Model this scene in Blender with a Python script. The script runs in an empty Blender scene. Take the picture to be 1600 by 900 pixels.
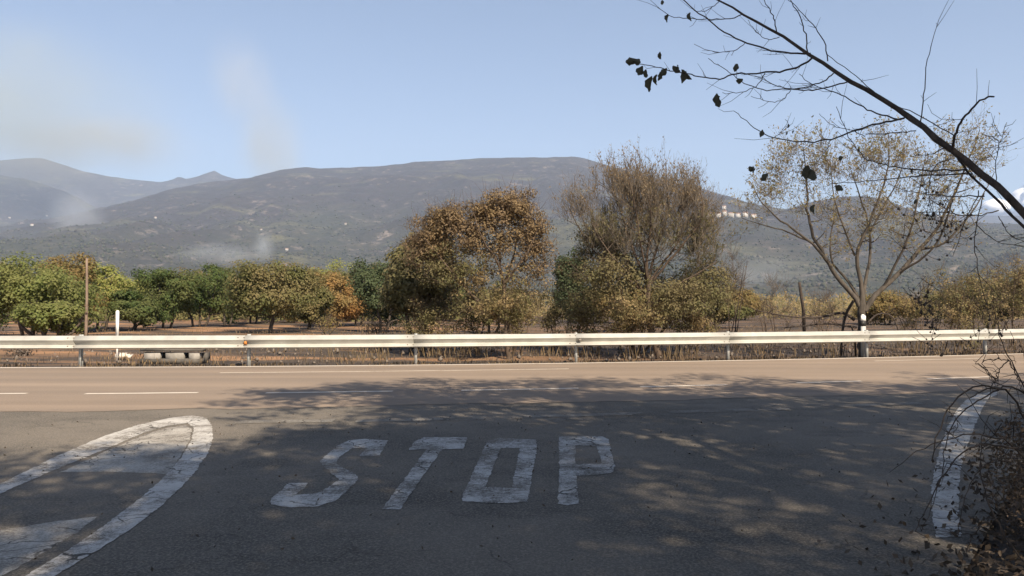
import bpy, math, numpy as np
from mathutils import Vector
from mathutils.geometry import tessellate_polygon
RNG = np.random.default_rng(7)
S = bpy.context.scene
COL = S.collection
PI = math.pi

# ------------------------------------------------------------------ camera, sky, sun, exposure
F = 1250.0            # focal length in pixels of the 1600 px wide photograph
HC = 1.5              # camera height
PITCH = math.atan(25.0 / F)
cam_d = bpy.data.cameras.new('camera'); cam = bpy.data.objects.new('camera', cam_d); COL.objects.link(cam)
cam.location = (0, 0, HC); cam.rotation_euler = (PI / 2 + PITCH, 0, 0)
cam_d.sensor_width = 36; cam_d.lens = 36 * F / 1600; cam_d.clip_start = 0.05; cam_d.clip_end = 60000
S.camera = cam

SUN_EL = math.radians(42)
SUN_FROM = (0.42, -0.9075)                       # horizontal direction towards the sun (behind right)
world = bpy.data.worlds.new('World'); S.world = world; world.use_nodes = True
wn = world.node_tree.nodes; wl = world.node_tree.links
bg = wn['Background']; bg.inputs['Strength'].default_value = 0.059
sky = wn.new('ShaderNodeTexSky'); sky.sky_type = 'NISHITA'; sky.sun_disc = False
sky.sun_elevation = SUN_EL; sky.sun_rotation = math.atan2(SUN_FROM[0], SUN_FROM[1])
sky.altitude = 600; sky.air_density = 1.0; sky.dust_density = 1.4; sky.ozone_density = 0.9
wl.new(sky.outputs[0], bg.inputs['Color'])
sd = bpy.data.lights.new('sun', 'SUN'); sun = bpy.data.objects.new('sun', sd); COL.objects.link(sun)
sd.energy = 5.0; sd.angle = math.radians(0.55); sd.color = (1.0, 0.85, 0.65)
sv = Vector((SUN_FROM[0] * math.cos(SUN_EL), SUN_FROM[1] * math.cos(SUN_EL), math.sin(SUN_EL)))
sun.rotation_euler = sv.to_track_quat('Z', 'Y').to_euler(); sun.location = (20, -30, 40)
S.view_settings.view_transform = 'Standard'; S.view_settings.look = 'None'
S.view_settings.exposure = 1.2; S.view_settings.gamma = 1.0
S.cycles.use_denoising = True
S.cycles.max_bounces = 6; S.cycles.diffuse_bounces = 3; S.cycles.transmission_bounces = 3
S.cycles.volume_bounces = 1; S.cycles.transparent_max_bounces = 6
S.cycles.volume_step_rate = 1.0; S.cycles.volume_max_steps = 128

# ------------------------------------------------------------------ pixel <-> place helpers
def at(px, py, D):
    """point seen at pixel (px,py) of the photograph, D metres ahead"""
    cx, cy = (px - 800) / F, (450 - py) / F
    y = math.cos(PITCH) - cy * math.sin(PITCH); z = math.sin(PITCH) + cy * math.cos(PITCH)
    s = D / y
    return np.array((cx * s, D, HC + z * s))
def gnd(px, py, z=0.0):
    """point of the flat ground seen at a pixel"""
    cx, cy = (px - 800) / F, (450 - py) / F
    y = math.cos(PITCH) - cy * math.sin(PITCH); zz = math.sin(PITCH) + cy * math.cos(PITCH)
    s = (z - HC) / zz
    return np.array((cx * s, y * s, z))

# ------------------------------------------------------------------ mesh helpers
def mesh(name, V, Q=None, T=None, smooth=False):
    V = np.asarray(V, np.float32).reshape(-1, 3)
    me = bpy.data.meshes.new(name)
    loops = []; starts = []; tot = 0
    for A in (Q, T):
        if A is None or len(A) == 0: continue
        A = np.asarray(A, np.int32); n = A.shape[1]
        loops.append(A.ravel()); starts.append(tot + np.arange(len(A)) * n); tot += A.size
    loops = np.concatenate(loops); starts = np.concatenate(starts)
    me.vertices.add(len(V)); me.vertices.foreach_set('co', V.ravel())
    me.loops.add(len(loops)); me.loops.foreach_set('vertex_index', loops)
    me.polygons.add(len(starts)); me.polygons.foreach_set('loop_start', starts.astype(np.int32))
    me.update(calc_edges=True); me.validate()
    if smooth: me.polygons.foreach_set('use_smooth', np.ones(len(me.polygons), bool))
    return me
def link(name, me, mat, parent=None, label=None, cat=None, group=None, kind=None, loc=None):
    o = bpy.data.objects.new(name, me); COL.objects.link(o)
    if mat and not me.materials: me.materials.append(mat)
    if parent:
        o.parent = parent
        o.matrix_parent_inverse = parent.matrix_basis.inverted()
    if loc is not None: o.location = loc
    if label: o['label'] = label
    if cat: o['category'] = cat
    if group: o['group'] = group
    if kind: o['kind'] = kind
    return o
def empty(name, loc, label, cat, group=None):
    o = bpy.data.objects.new(name, None); COL.objects.link(o); o.location = Vector(loc)
    o['label'] = label; o['category'] = cat
    if group: o['group'] = group
    return o
class Geo:
    def __init__(s): s.V = []; s.Q = []; s.T = []; s.n = 0
    def add(s, V, Q=None, T=None):
        V = np.asarray(V, float).reshape(-1, 3)
        if Q is not None and len(Q): s.Q.append(np.asarray(Q) + s.n)
        if T is not None and len(T): s.T.append(np.asarray(T) + s.n)
        s.V.append(V); s.n += len(V)
    def box(s, c, size, rz=0.0, top=1.0, jit=0.0):
        hx, hy, hz = np.array(size) / 2
        P = np.array([(-hx, -hy, -hz), (hx, -hy, -hz), (hx, hy, -hz), (-hx, hy, -hz), (-hx * top, -hy * top, hz), (hx * top, -hy * top, hz), (hx * top, hy * top, hz), (-hx * top, hy * top, hz)])
        if jit: P = P + RNG.normal(0, jit, P.shape)
        ca, sa = math.cos(rz), math.sin(rz)
        P = np.stack([P[:, 0] * ca - P[:, 1] * sa, P[:, 0] * sa + P[:, 1] * ca, P[:, 2]], 1) + np.array(c)
        s.add(P, [(0, 3, 2, 1), (4, 5, 6, 7), (0, 1, 5, 4), (1, 2, 6, 5), (2, 3, 7, 6), (3, 0, 4, 7)])
    def tubes(s, P, R, k=4):
        P = np.asarray(P, float); R = np.asarray(R, float)
        if P.ndim == 2: P = P[None]; R = R[None]
        if len(P) == 0: return
        M, n, _ = P.shape
        T = np.gradient(P, axis=1); T /= np.linalg.norm(T, axis=2, keepdims=True) + 1e-9
        m = P[:, -1] - P[:, 0]; m /= np.linalg.norm(m, axis=1, keepdims=True) + 1e-9
        ref = np.where(np.abs(m[:, 2:3]) > 0.85, np.array([[1., 0.2, 0]]), np.array([[0, 0, 1.]]))
        U = np.cross(T, ref[:, None, :]); U /= np.linalg.norm(U, axis=2, keepdims=True) + 1e-9
        W = np.cross(T, U)
        a = np.arange(k) * 2 * PI / k
        ring = P[:, :, None, :] + R[:, :, None, None] * (np.cos(a)[None, None, :, None] * U[:, :, None, :] + np.sin(a)[None, None, :, None] * W[:, :, None, :])
        base = (np.arange(M) * n * k)[:, None, None]; i = (np.arange(n - 1) * k)[None, :, None]; j = np.arange(k)[None, None, :]; j2 = (j + 1) % k
        q = np.stack([base + i + j, base + i + j2, base + i + k + j2, base + i + k + j], -1).reshape(-1, 4)
        capq = []
        s.add(ring, q)
        if k in (4, 6, 8):
            # close the ends with fans (tris)
            e = (np.arange(M) * n * k)[:, None]
            t = []
            for q0 in range(1, k - 1):
                t.append(np.concatenate([e, e + q0 + 1, e + q0], 1))
                e2 = e + (n - 1) * k
                t.append(np.concatenate([e2, e2 + q0, e2 + q0 + 1], 1))
            s.T.append(np.concatenate(t) + s.n - M * n * k)
    def leaves(s, C, L, W, up=None, upk=0.0, nrm=None):
        """diamond leaves, one quad each, a slight fold"""
        N = len(C)
        if N == 0: return
        d = RNG.normal(size=(N, 3))
        if up is not None: d = d / np.linalg.norm(d, axis=1, keepdims=True) + np.asarray(up) * upk
        d /= np.linalg.norm(d, axis=1, keepdims=True)
        if nrm is not None:                       # leaf blades face roughly outwards and upwards
            nn = nrm + RNG.normal(0, 0.36, (N, 3)); nn /= np.linalg.norm(nn, axis=1, keepdims=True) + 1e-9
            d = d - nn * (d * nn).sum(1, keepdims=True); d /= np.linalg.norm(d, axis=1, keepdims=True) + 1e-9
        e = np.cross(d, nn if nrm is not None else RNG.normal(size=(N, 3))); e /= np.linalg.norm(e, axis=1, keepdims=True) + 1e-9
        L = (np.ones(N) * L * RNG.uniform(0.65, 1.3, N))[:, None]; Wd = (np.ones(N) * W * RNG.uniform(0.7, 1.25, N))[:, None]
        P = np.stack([C, C + d * L * 0.45 + e * Wd / 2, C + d * L, C + d * L * 0.45 - e * Wd / 2], 1)
        s.add(P, np.arange(N * 4).reshape(-1, 4))
    def mesh(s, name, smooth=False):
        return mesh(name, np.concatenate(s.V), np.concatenate(s.Q) if s.Q else None, np.concatenate(s.T) if s.T else None, smooth)
def vnoise(x, y, seed=0):
    x = np.asarray(x, float); y = np.asarray(y, float)
    xi = np.floor(x).astype(np.int64); yi = np.floor(y).astype(np.int64); fx = x - xi; fy = y - yi
    def h(a, b):
        v = (a * 374761393 + b * 668265263 + seed * 1442695041) & 0xffffffff
        v = ((v ^ (v >> 13)) * 1274126177) & 0xffffffff
        return ((v ^ (v >> 16)) & 0xffff) / 65535.0
    u = fx * fx * (3 - 2 * fx); w = fy * fy * (3 - 2 * fy)
    return (h(xi, yi) * (1 - u) + h(xi + 1, yi) * u) * (1 - w) + (h(xi, yi + 1) * (1 - u) + h(xi + 1, yi + 1) * u) * w
def fbm(x, y, oct=4, seed=0):
    t = 0; a = 0.5; f = 1
    for o in range(oct):
        t = t + a * (vnoise(x * f, y * f, seed + o) - 0.5); a *= 0.5; f *= 2.03
    return t

# ------------------------------------------------------------------ materials
class Mat:
    def __init__(s, name):
        s.m = bpy.data.materials.new(name); s.m.use_nodes = True
        s.t = s.m.node_tree; s.p = s.t.nodes['Principled BSDF']; s.out = s.t.nodes['Material Output']
        s.p.inputs['Specular IOR Level'].default_value = 0.25
        s.tc = s.t.nodes.new('ShaderNodeTexCoord')
    def n(s, typ, **kw):
        nd = s.t.nodes.new(typ)
        for k, v in kw.items():
            if hasattr(nd, k): setattr(nd, k, v)
            else: s.set(nd.inputs[k.replace('_', ' ')], v)
        return nd
    def set(s, sock, v):
        if isinstance(v, bpy.types.NodeSocket): s.t.links.new(v, sock)
        else: sock.default_value = v
    def co(s, scale=(1, 1, 1), kind='Object'):
        mp = s.n('ShaderNodeMapping'); s.set(mp.inputs['Vector'], s.tc.outputs[kind]); mp.inputs['Scale'].default_value = scale
        return mp.outputs[0]
    def noise(s, scale, detail=4, rough=0.55, vec=None, dist=0.0):
        nd = s.n('ShaderNodeTexNoise'); nd.inputs['Scale'].default_value = scale; nd.inputs['Detail'].default_value = detail
        nd.inputs['Roughness'].default_value = rough; nd.inputs['Distortion'].default_value = dist
        s.set(nd.inputs['Vector'], vec if vec is not None else s.tc.outputs['Object']); return nd.outputs[0]
    def voro(s, scale, feature='F1', vec=None):
        nd = s.n('ShaderNodeTexVoronoi'); nd.feature = feature; nd.inputs['Scale'].default_value = scale
        s.set(nd.inputs['Vector'], vec if vec is not None else s.tc.outputs['Object']); return nd.outputs['Distance']
    def ramp(s, fac, stops, interp='LINEAR'):
        nd = s.n('ShaderNodeValToRGB'); s.set(nd.inputs[0], fac); cr = nd.color_ramp; cr.interpolation = interp
        while len(cr.elements) < len(stops): cr.elements.new(0.5)
        for e, (p, c) in zip(cr.elements, stops):
            e.position = p; e.color = (c, c, c, 1) if isinstance(c, (int, float)) else (*c, 1)
        return nd.outputs[0]
    def mix(s, fac, a, b, mode='MIX'):
        nd = s.n('ShaderNodeMix'); nd.data_type = 'RGBA'; nd.blend_type = mode
        s.set(nd.inputs[0], fac)
        for i, v in ((6, a), (7, b)):
            if isinstance(v, (tuple, list)): v = (*v[:3], 1)
            s.set(nd.inputs[i], v)
        return nd.outputs[2]
    def math(s, op, a, b=0.0, clamp=False):
        nd = s.n('ShaderNodeMath'); nd.operation = op; nd.use_clamp = clamp; s.set(nd.inputs[0], a); s.set(nd.inputs[1], b); return nd.outputs[0]
    def bump(s, h, strength=0.3, dist=0.01):
        nd = s.n('ShaderNodeBump'); nd.inputs['Strength'].default_value = strength; nd.inputs['Distance'].default_value = dist
        s.set(nd.inputs['Height'], h); s.set(s.p.inputs['Normal'], nd.outputs[0])
    def fin(s, col=None, rough=0.85, metal=0.0):
        if col is not None:
            if isinstance(col, (tuple, list)): col = (*col[:3], 1)
            s.set(s.p.inputs['Base Color'], col)
        s.set(s.p.inputs['Roughness'], rough); s.p.inputs['Metallic'].default_value = metal
        return s.m
LK = 1.7
def leaf_mat(name, cols, big=None, bigscale=0.8, trans=0.48):
    """cols: leaf colours picked per leaf; big: second palette in patches of the crown"""
    cols = [tuple(v * LK for v in c_) for c_ in cols]; big = big and [tuple(v * LK for v in c_) for c_ in big]
    m = Mat(name); g = m.n('ShaderNodeNewGeometry'); r = g.outputs['Random Per Island']
    st = [(i / max(1, len(cols) - 1), c) for i, c in enumerate(cols)]
    c = m.ramp(r, st)
    if big:
        c2 = m.ramp(r, [(i / max(1, len(big) - 1), c_) for i, c_ in enumerate(big)])
        k = m.ramp(m.noise(bigscale, 2), [(0.42, 0.0), (0.58, 1.0)])
        c = m.mix(k, c, c2)
    m.fin(c, 0.75)
    tr = m.n('ShaderNodeBsdfTranslucent'); m.set(tr.inputs[0], c)
    ms = m.n('ShaderNodeMixShader'); ms.inputs[0].default_value = trans
    m.set(ms.inputs[1], m.p.outputs[0]); m.set(ms.inputs[2], tr.outputs[0]); m.set(m.out.inputs['Surface'], ms.outputs[0])
    return m.m
def bark_mat(name, a, b, scale=12):
    m = Mat(name); v = m.co((1, 1, 0.25))
    k = m.noise(scale, 5, 0.6, v)
    m.bump(k, 0.6, 0.02)
    return m.fin(m.ramp(k, [(0.3, a), (0.7, b)]), 0.9)
def plain(name, a, b, scale=6, rough=0.8, metal=0.0, bump=0.0):
    m = Mat(name); k = m.noise(scale, 5, 0.6)
    if bump: m.bump(k, bump, 0.02)
    return m.fin(m.ramp(k, [(0.3, a), (0.7, b)]), rough, metal)

def old_asphalt(m, under_k=0.45):
    """dark worn asphalt of the side road: colour and crack mask"""
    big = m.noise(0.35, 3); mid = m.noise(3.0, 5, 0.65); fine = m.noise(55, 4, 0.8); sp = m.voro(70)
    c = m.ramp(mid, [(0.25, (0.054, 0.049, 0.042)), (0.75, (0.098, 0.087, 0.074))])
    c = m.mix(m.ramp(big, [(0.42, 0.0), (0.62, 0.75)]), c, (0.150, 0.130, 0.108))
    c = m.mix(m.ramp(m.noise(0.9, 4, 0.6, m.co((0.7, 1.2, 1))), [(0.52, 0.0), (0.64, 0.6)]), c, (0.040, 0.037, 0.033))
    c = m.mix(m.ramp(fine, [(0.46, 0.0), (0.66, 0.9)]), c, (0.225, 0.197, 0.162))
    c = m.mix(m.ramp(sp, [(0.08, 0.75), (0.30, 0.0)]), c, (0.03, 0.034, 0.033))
    w = m.n('ShaderNodeMixRGB'); w.blend_type = 'ADD'; w.inputs[0].default_value = 1.0
    nz = m.n('ShaderNodeTexNoise'); nz.inputs['Scale'].default_value = 2.2; nz.inputs['Detail'].default_value = 5
    m.set(nz.inputs['Vector'], m.tc.outputs['Object'])
    sc = m.n('ShaderNodeVectorMath'); sc.operation = 'SCALE'; m.set(sc.inputs[0], nz.outputs['Color']); sc.inputs['Scale'].default_value = 0.55
    m.set(w.inputs[1], m.tc.outputs['Object']); m.set(w.inputs[2], sc.outputs[0])
    cr = m.voro(1.15, 'DISTANCE_TO_EDGE', w.outputs[0]); cr2 = m.voro(3.4, 'DISTANCE_TO_EDGE', w.outputs[0])
    gate = m.ramp(m.noise(0.8, 2), [(0.50, 0.0), (0.58, 1.0)])
    crack = m.math('MULTIPLY', m.ramp(cr, [(0.003, 1.0), (0.012, 0.0)]), gate)
    crack2 = m.math('MULTIPLY', m.ramp(cr2, [(0.012, 1.0), (0.035, 0.0)]), m.ramp(m.noise(1.3, 2), [(0.48, 0.0), (0.56, 1.0)]) if under_k > .6 else 0.0)
    crack = m.math('MAXIMUM', crack, crack2)
    c = m.mix(m.math('MULTIPLY', crack, under_k), c, (0.03, 0.027, 0.024))
    h = m.math('SUBTRACT', m.math('MULTIPLY', fine, 0.5), crack)
    return c, crack, h
def main_asphalt(m):
    st = m.noise(1.0, 4, 0.6, m.co((0.12, 1.6, 1))); fine = m.noise(45, 4, 0.8); mid = m.noise(0.9, 4)
    c = m.ramp(st, [(0.3, (0.180, 0.138, 0.103)), (0.7, (0.235, 0.182, 0.138))])
    c = m.mix(m.ramp(mid, [(0.35, 0.0), (0.75, 0.45)]), c, (0.165, 0.130, 0.102))
    tr = m.noise(1.0, 3, 0.5, m.co((0.035, 1.05, 1)))                       # wheel tracks and polished lanes along the road
    c = m.mix(m.ramp(tr, [(0.36, 0.55), (0.56, 0.0)]), c, (0.128, 0.104, 0.085))
    c = m.mix(m.ramp(tr, [(0.56, 0.0), (0.72, 0.5)]), c, (0.275, 0.215, 0.165))
    c = m.mix(m.ramp(m.noise(2.6, 5, 0.7, m.co((0.5, 1.4, 1))), [(0.62, 0.0), (0.72, 0.45)]), c, (0.10, 0.083, 0.07))
    c = m.mix(m.ramp(fine, [(0.44, 0.0), (0.68, 0.6)]), c, (0.31, 0.25, 0.20))
    return c, fine
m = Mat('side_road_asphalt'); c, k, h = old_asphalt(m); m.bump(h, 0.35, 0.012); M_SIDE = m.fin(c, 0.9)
m = Mat('main_road_asphalt'); c, f_ = main_asphalt(m); m.bump(f_, 0.25, 0.008); M_MAIN = m.fin(c, 0.88)
def paint(name, under, white=(0.62, 0.60, 0.56), wear=(0.40, 0.56), ragged=14):
    m = Mat(name)
    if under == 'side': c, crack, h = old_asphalt(m, 0.8)
    else:
        c, h = main_asphalt(m); crack = None
    a = m.noise(ragged, 5, 0.7); b = m.noise(2.2, 4, 0.6)
    s_ = m.math('ADD', m.math('MULTIPLY', a, 0.48), m.math('MULTIPLY', b, 0.52))
    grit = m.noise(70, 3, 0.75)
    s_ = m.math('ADD', s_, m.math('MULTIPLY', m.math('SUBTRACT', grit, 0.5), 0.45))
    k = m.ramp(s_, [(wear[0], 0.0), (wear[1], 1.0)])
    if crack is not None:
        k = m.math('MULTIPLY', k, m.math('SUBTRACT', 1.0, crack))
    wcol = m.mix(m.ramp(m.noise(5, 4), [(0.3, 0.0), (0.75, 0.6)]), white, tuple(x * 0.68 for x in white))
    m.bump(h, 0.3, 0.01)
    return m.fin(m.mix(k, c, wcol), 0.8)
M_PAINT = paint('worn_white_paint', 'side', (0.44, 0.43, 0.41), (0.42, 0.58), 20)
M_PAINT_LINE = paint('white_line_paint_on_side_road', 'side', (0.47, 0.455, 0.43), (0.39, 0.55), 18)
M_PAINT_OLD = paint('faded_white_paint', 'side', (0.40, 0.38, 0.345), (0.38, 0.60), 34)
M_PAINT_GHOST = paint('nearly_worn_off_white_paint', 'side', (0.26, 0.245, 0.22), (0.46, 0.66), 20)
M_PAINT_MAIN = paint('white_paint_on_main_road', 'main', (0.60, 0.54, 0.47), (0.26, 0.42), 9)
M_PAINT_FAINT = paint('faint_white_paint_on_main_road', 'main', (0.52, 0.45, 0.375), (0.30, 0.50), 9)
M_GALV = plain('galvanised_steel', (0.33, 0.327, 0.305), (0.43, 0.423, 0.395), 3, 0.5, 0.2)
M_GALV2 = plain('dull_galvanised_steel', (0.34, 0.35, 0.34), (0.46, 0.46, 0.45), 9, 0.6, 0.35)
M_BOLT = plain('bolt_steel', (0.12, 0.11, 0.10), (0.2, 0.18, 0.16), 30, 0.6, 0.4)
M_RUST = plain('rusty_orange_plate', (0.45, 0.16, 0.04), (0.6, 0.24, 0.06), 30, 0.7)
M_WHITE = plain('white_plastic', (0.70, 0.69, 0.66), (0.80, 0.79, 0.76), 8, 0.5)
M_BLACK = plain('black_plastic', (0.02, 0.02, 0.02), (0.035, 0.034, 0.033), 8, 0.5)
M_CONC = plain('grey_concrete', (0.17, 0.16, 0.145), (0.30, 0.28, 0.26), 5, 0.9, 0, 0.4)
M_WOODPOLE = bark_mat('weathered_pole_wood', (0.13, 0.095, 0.075), (0.22, 0.165, 0.13), 14)
M_BARK_OAK = bark_mat('oak_bark', (0.045, 0.036, 0.03), (0.10, 0.08, 0.065))
M_BARK_BROWN = bark_mat('brown_bark', (0.055, 0.040, 0.030), (0.12, 0.088, 0.066))
M_BARK_GREY = bark_mat('grey_bark', (0.038, 0.033, 0.028), (0.092, 0.078, 0.066))
M_TWIG_PINK = bark_mat('grey_brown_twigs', (0.085, 0.070, 0.056), (0.155, 0.130, 0.105))
M_BARK_DARK = bark_mat('scorched_dark_bark', (0.028, 0.022, 0.019), (0.085, 0.066, 0.054), 30)
M_DEADLEAF = leaf_mat('scorched_dark_leaf', [(0.025, 0.024, 0.018), (0.045, 0.04, 0.03), (0.03, 0.045, 0.02)], trans=0.15)
M_BROWNLEAF = leaf_mat('scorched_brown_leaf', [(0.105, 0.074, 0.044), (0.140, 0.100, 0.060), (0.17, 0.126, 0.078), (0.120, 0.088, 0.055)], [(0.11, 0.080, 0.042), (0.16, 0.118, 0.064), (0.125, 0.085, 0.047)], 1.2)
M_TIPLEAF = leaf_mat('pinkish_brown_dry_leaf', [(0.12, 0.095, 0.06), (0.17, 0.13, 0.08), (0.13, 0.09, 0.055)])
M_PALELEAF = leaf_mat('pale_yellow_brown_leaf', [(0.14, 0.12, 0.055), (0.20, 0.165, 0.085), (0.14, 0.105, 0.06), (0.13, 0.13, 0.045)])
M_OLIVELEAF = leaf_mat('olive_leaf', [(0.072, 0.071, 0.032), (0.096, 0.090, 0.041), (0.12, 0.106, 0.052)], [(0.095, 0.082, 0.042), (0.125, 0.104, 0.054)], 0.8)
M_TANSHRUB = leaf_mat('tan_scorched_shrub_leaf', [(0.13, 0.10, 0.05), (0.18, 0.135, 0.07), (0.22, 0.16, 0.085)], [(0.085, 0.08, 0.035), (0.12, 0.105, 0.05)], 1.5)
M_BRIGHT = leaf_mat('fresh_green_leaf', [(0.080, 0.100, 0.030), (0.112, 0.132, 0.042), (0.142, 0.155, 0.058)], [(0.105, 0.115, 0.036), (0.148, 0.148, 0.058)], 0.9, 0.55)
M_LIGHTGREEN = leaf_mat('yellow_green_leaf', [(0.12, 0.14, 0.035), (0.17, 0.18, 0.055), (0.19, 0.17, 0.065)])
M_DARKGREEN = leaf_mat('dark_green_oak_leaf', [(0.030, 0.050, 0.016), (0.048, 0.072, 0.022), (0.070, 0.090, 0.030)], [(0.060, 0.070, 0.024), (0.085, 0.090, 0.034)], 0.6)
M_DEEPGREEN = leaf_mat('deep_green_leaf', [(0.034, 0.047, 0.024), (0.050, 0.066, 0.032), (0.068, 0.082, 0.040)])
M_OLIVEOAK = leaf_mat('scorched_olive_oak_leaf', [(0.085, 0.075, 0.032), (0.125, 0.105, 0.048), (0.16, 0.13, 0.065)], [(0.065, 0.072, 0.026), (0.10, 0.095, 0.038)], 0.55)
M_ORANGEOAK = leaf_mat('orange_brown_oak_leaf', [(0.17, 0.095, 0.035), (0.23, 0.13, 0.05), (0.19, 0.13, 0.05)], [(0.13, 0.10, 0.04), (0.17, 0.12, 0.05)], 0.5)
M_BROWNOAK = leaf_mat('brown_olive_oak_leaf', [(0.12, 0.085, 0.035), (0.16, 0.115, 0.048), (0.12, 0.11, 0.04)])
M_DRYGRASS = leaf_mat('dry_brown_grass', [(0.075, 0.050, 0.028), (0.115, 0.08, 0.045), (0.055, 0.038, 0.024), (0.16, 0.115, 0.065)], trans=0.2)
M_WEED = leaf_mat('brown_dry_weed', [(0.05, 0.036, 0.022), (0.085, 0.062, 0.036), (0.12, 0.088, 0.05)], trans=.2)
M_BURNT = leaf_mat('charred_stalks', [(0.03, 0.025, 0.022), (0.06, 0.048, 0.04), (0.09, 0.07, 0.055)], trans=0.1)
M_LITTER = leaf_mat('leaf_litter', [(0.030, 0.023, 0.018), (0.048, 0.036, 0.026), (0.022, 0.018, 0.014), (0.068, 0.050, 0.036)], trans=0.1)

# ------------------------------------------------------------------ the road line
POSTS = np.array([gnd(x, y)[:2] for x, y in ((125, 572), (388, 570.6), (648, 568.7), (899, 566), (1135, 561.5), (1350, 557), (1540, 553))])
_pf = np.polyfit(POSTS[:, 0], POSTS[:, 1], 2)
def rail_y(x):
    x = np.asarray(x, float); xc = np.clip(x, -11, 15)
    return np.polyval(_pf, xc) + (x - xc) * np.polyval(np.polyder(_pf), xc)
def strip(x0, x1, o0, o1, z, n=None):
    """sheet along the road between two offsets measured from the guard rail towards the camera"""
    n = n or max(2, int(abs(x1 - x0) / 1.5)); xs = np.linspace(x0, x1, n)
    V = np.concatenate([np.stack([xs, rail_y(xs) - o0, np.full(n, z)], 1), np.stack([xs, rail_y(xs) - o1, np.full(n, z)], 1)])
    i = np.arange(n - 1); return V, np.stack([i + n, i + n + 1, i + 1, i], 1)

# ------------------------------------------------------------------ ground
def axis(fine0, fine1, step, far0, far1):
    a = np.arange(fine0, fine1 + step, step)
    def out(s, e):
        r = []; d = step; p = s
        while abs(p - e) > 1e-6:
            d *= 1.22; p = p + d if e > s else p - d
            if (e > s and p > e) or (e < s and p < e): p = e
            r.append(p)
        return np.array(r)
    return np.concatenate([out(a[0], far0)[::-1], a, out(a[-1], far1)])
gx = axis(-46, 46, 0.7, -8500, 8500); gy = axis(-8, 70, 0.7, -1400, 9900)
X, Y = np.meshgrid(gx, gy)
beyond = np.clip((Y - (rail_y(X) + 0.5)) / 3.0, 0, 1)
near_right = np.clip((X - (2.75 + np.clip(Y - 4.4, 0, 9) * 0.62)) / 1.0, 0, 1) * np.clip((rail_y(X) - 10.0 - Y) / 1.0, 0, 1)
fade = np.clip(1 - np.hypot(X, Y - 30) / 400, 0, 1)
Z = -0.05 + fade * (beyond * (fbm(X * 0.12, Y * 0.12, 4, 3) * 0.45 + fbm(X * 0.9, Y * 0.9, 3, 9) * 0.16 - 0.05) + near_right * (0.08 + fbm(X * 1.2, Y * 1.2, 3, 5) * 0.2))
nx, ny = len(gx), len(gy)
i, j = np.meshgrid(np.arange(nx - 1), np.arange(ny - 1)); a = (j * nx + i).ravel()
m = Mat('burnt_ground'); P = m.tc.outputs['Object']
n1 = m.noise(0.16, 5, 0.6); n2 = m.noise(0.55, 6, 0.65, m.co((0.6, 1.6, 1))); n3 = m.noise(9, 5, 0.7)
c = m.ramp(n2, [(0.3, (0.034, 0.027, 0.023)), (0.52, (0.060, 0.047, 0.038)), (0.75, (0.115, 0.088, 0.066))])
sx = m.n('ShaderNodeSeparateXYZ'); m.set(sx.inputs[0], P)
leftk = m.ramp(m.math('MULTIPLY_ADD', sx.outputs['X'], -0.055, ), [(0.15, 0.0), (0.75, 1.0)])
bandk = m.ramp(m.noise(0.22, 4, 0.55, m.co((0.35, 1.8, 1))), [(0.47, 0.0), (0.60, 1.0)])
soil = m.mix(n3, (0.21, 0.115, 0.060), (0.36, 0.21, 0.115))
c = m.mix(m.math('MULTIPLY', bandk, m.math('ADD', 0.30, m.math('MULTIPLY', leftk, 0.7)), True), c, soil)
c = m.mix(m.ramp(n3, [(0.55, 0.0), (0.8, 0.45)]), c, (0.19, 0.145, 0.10))
c = m.mix(m.ramp(m.noise(28, 3, 0.7), [(0.58, 0.0), (0.8, 0.5)]), c, (0.22, 0.20, 0.18))
m.bump(n3, 0.8, 0.08)
M_GROUND = m.fin(c, 0.95)
link('ground', mesh('ground', np.stack([X.ravel(), Y.ravel(), Z.ravel()], 1), np.stack([a, a + 1, a + nx + 1, a + nx], 1), smooth=True), M_GROUND, kind='structure')

# roads
V, Q = strip(-60, 70, 0.25, 8.35, 0.0, 1100)
V[1100:, 1] += fbm(V[1100:, 0] * 1.3, V[1100:, 0] * 0 + 3.3, 6, 17) * 0.55
main_road = link('main_road', mesh('main_road', V, Q), M_MAIN, kind='structure', label='sunlit tan grey asphalt road running along the guard rail')
ER = [gnd(1572, 612), gnd(1548, 640), gnd(1520, 700), gnd(1515, 760), gnd(1525, 835), gnd(1560, 900)]
xs = np.linspace(-40, 16, 60); top = np.stack([xs, rail_y(xs) - 8.0, np.full(60, -0.004)], 1)
RX = np.array([(-6.0, 2.2), (2.0, 2.2), (4.2, 2.3), (5.1, 2.98), (6.6, 4.1), (8.4, 5.4), (10.5, 7.3), (12.2, 9.6), (13.6, 13.0), (14.3, 16.0)])
LY = [(-40, 6.0), (-14, 4.0), (-9.0, -6.0)]
poly = [Vector((p[0], p[1], -0.004)) for p in top] + [Vector((x, y, -0.004)) for y, x in RX[::-1] if y < rail_y(x) - 8.5] + [Vector((-9, -6, -0.004)), Vector((-14, 4, -0.004)), Vector((-40, 6, -0.004))]
tri = tessellate_polygon([poly])
side_road = link('side_road', mesh('side_road', [tuple(p) for p in poly], None, [tuple(t) for t in tri]), M_SIDE, kind='structure', label='dark worn asphalt of the side road in tree shade')

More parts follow.
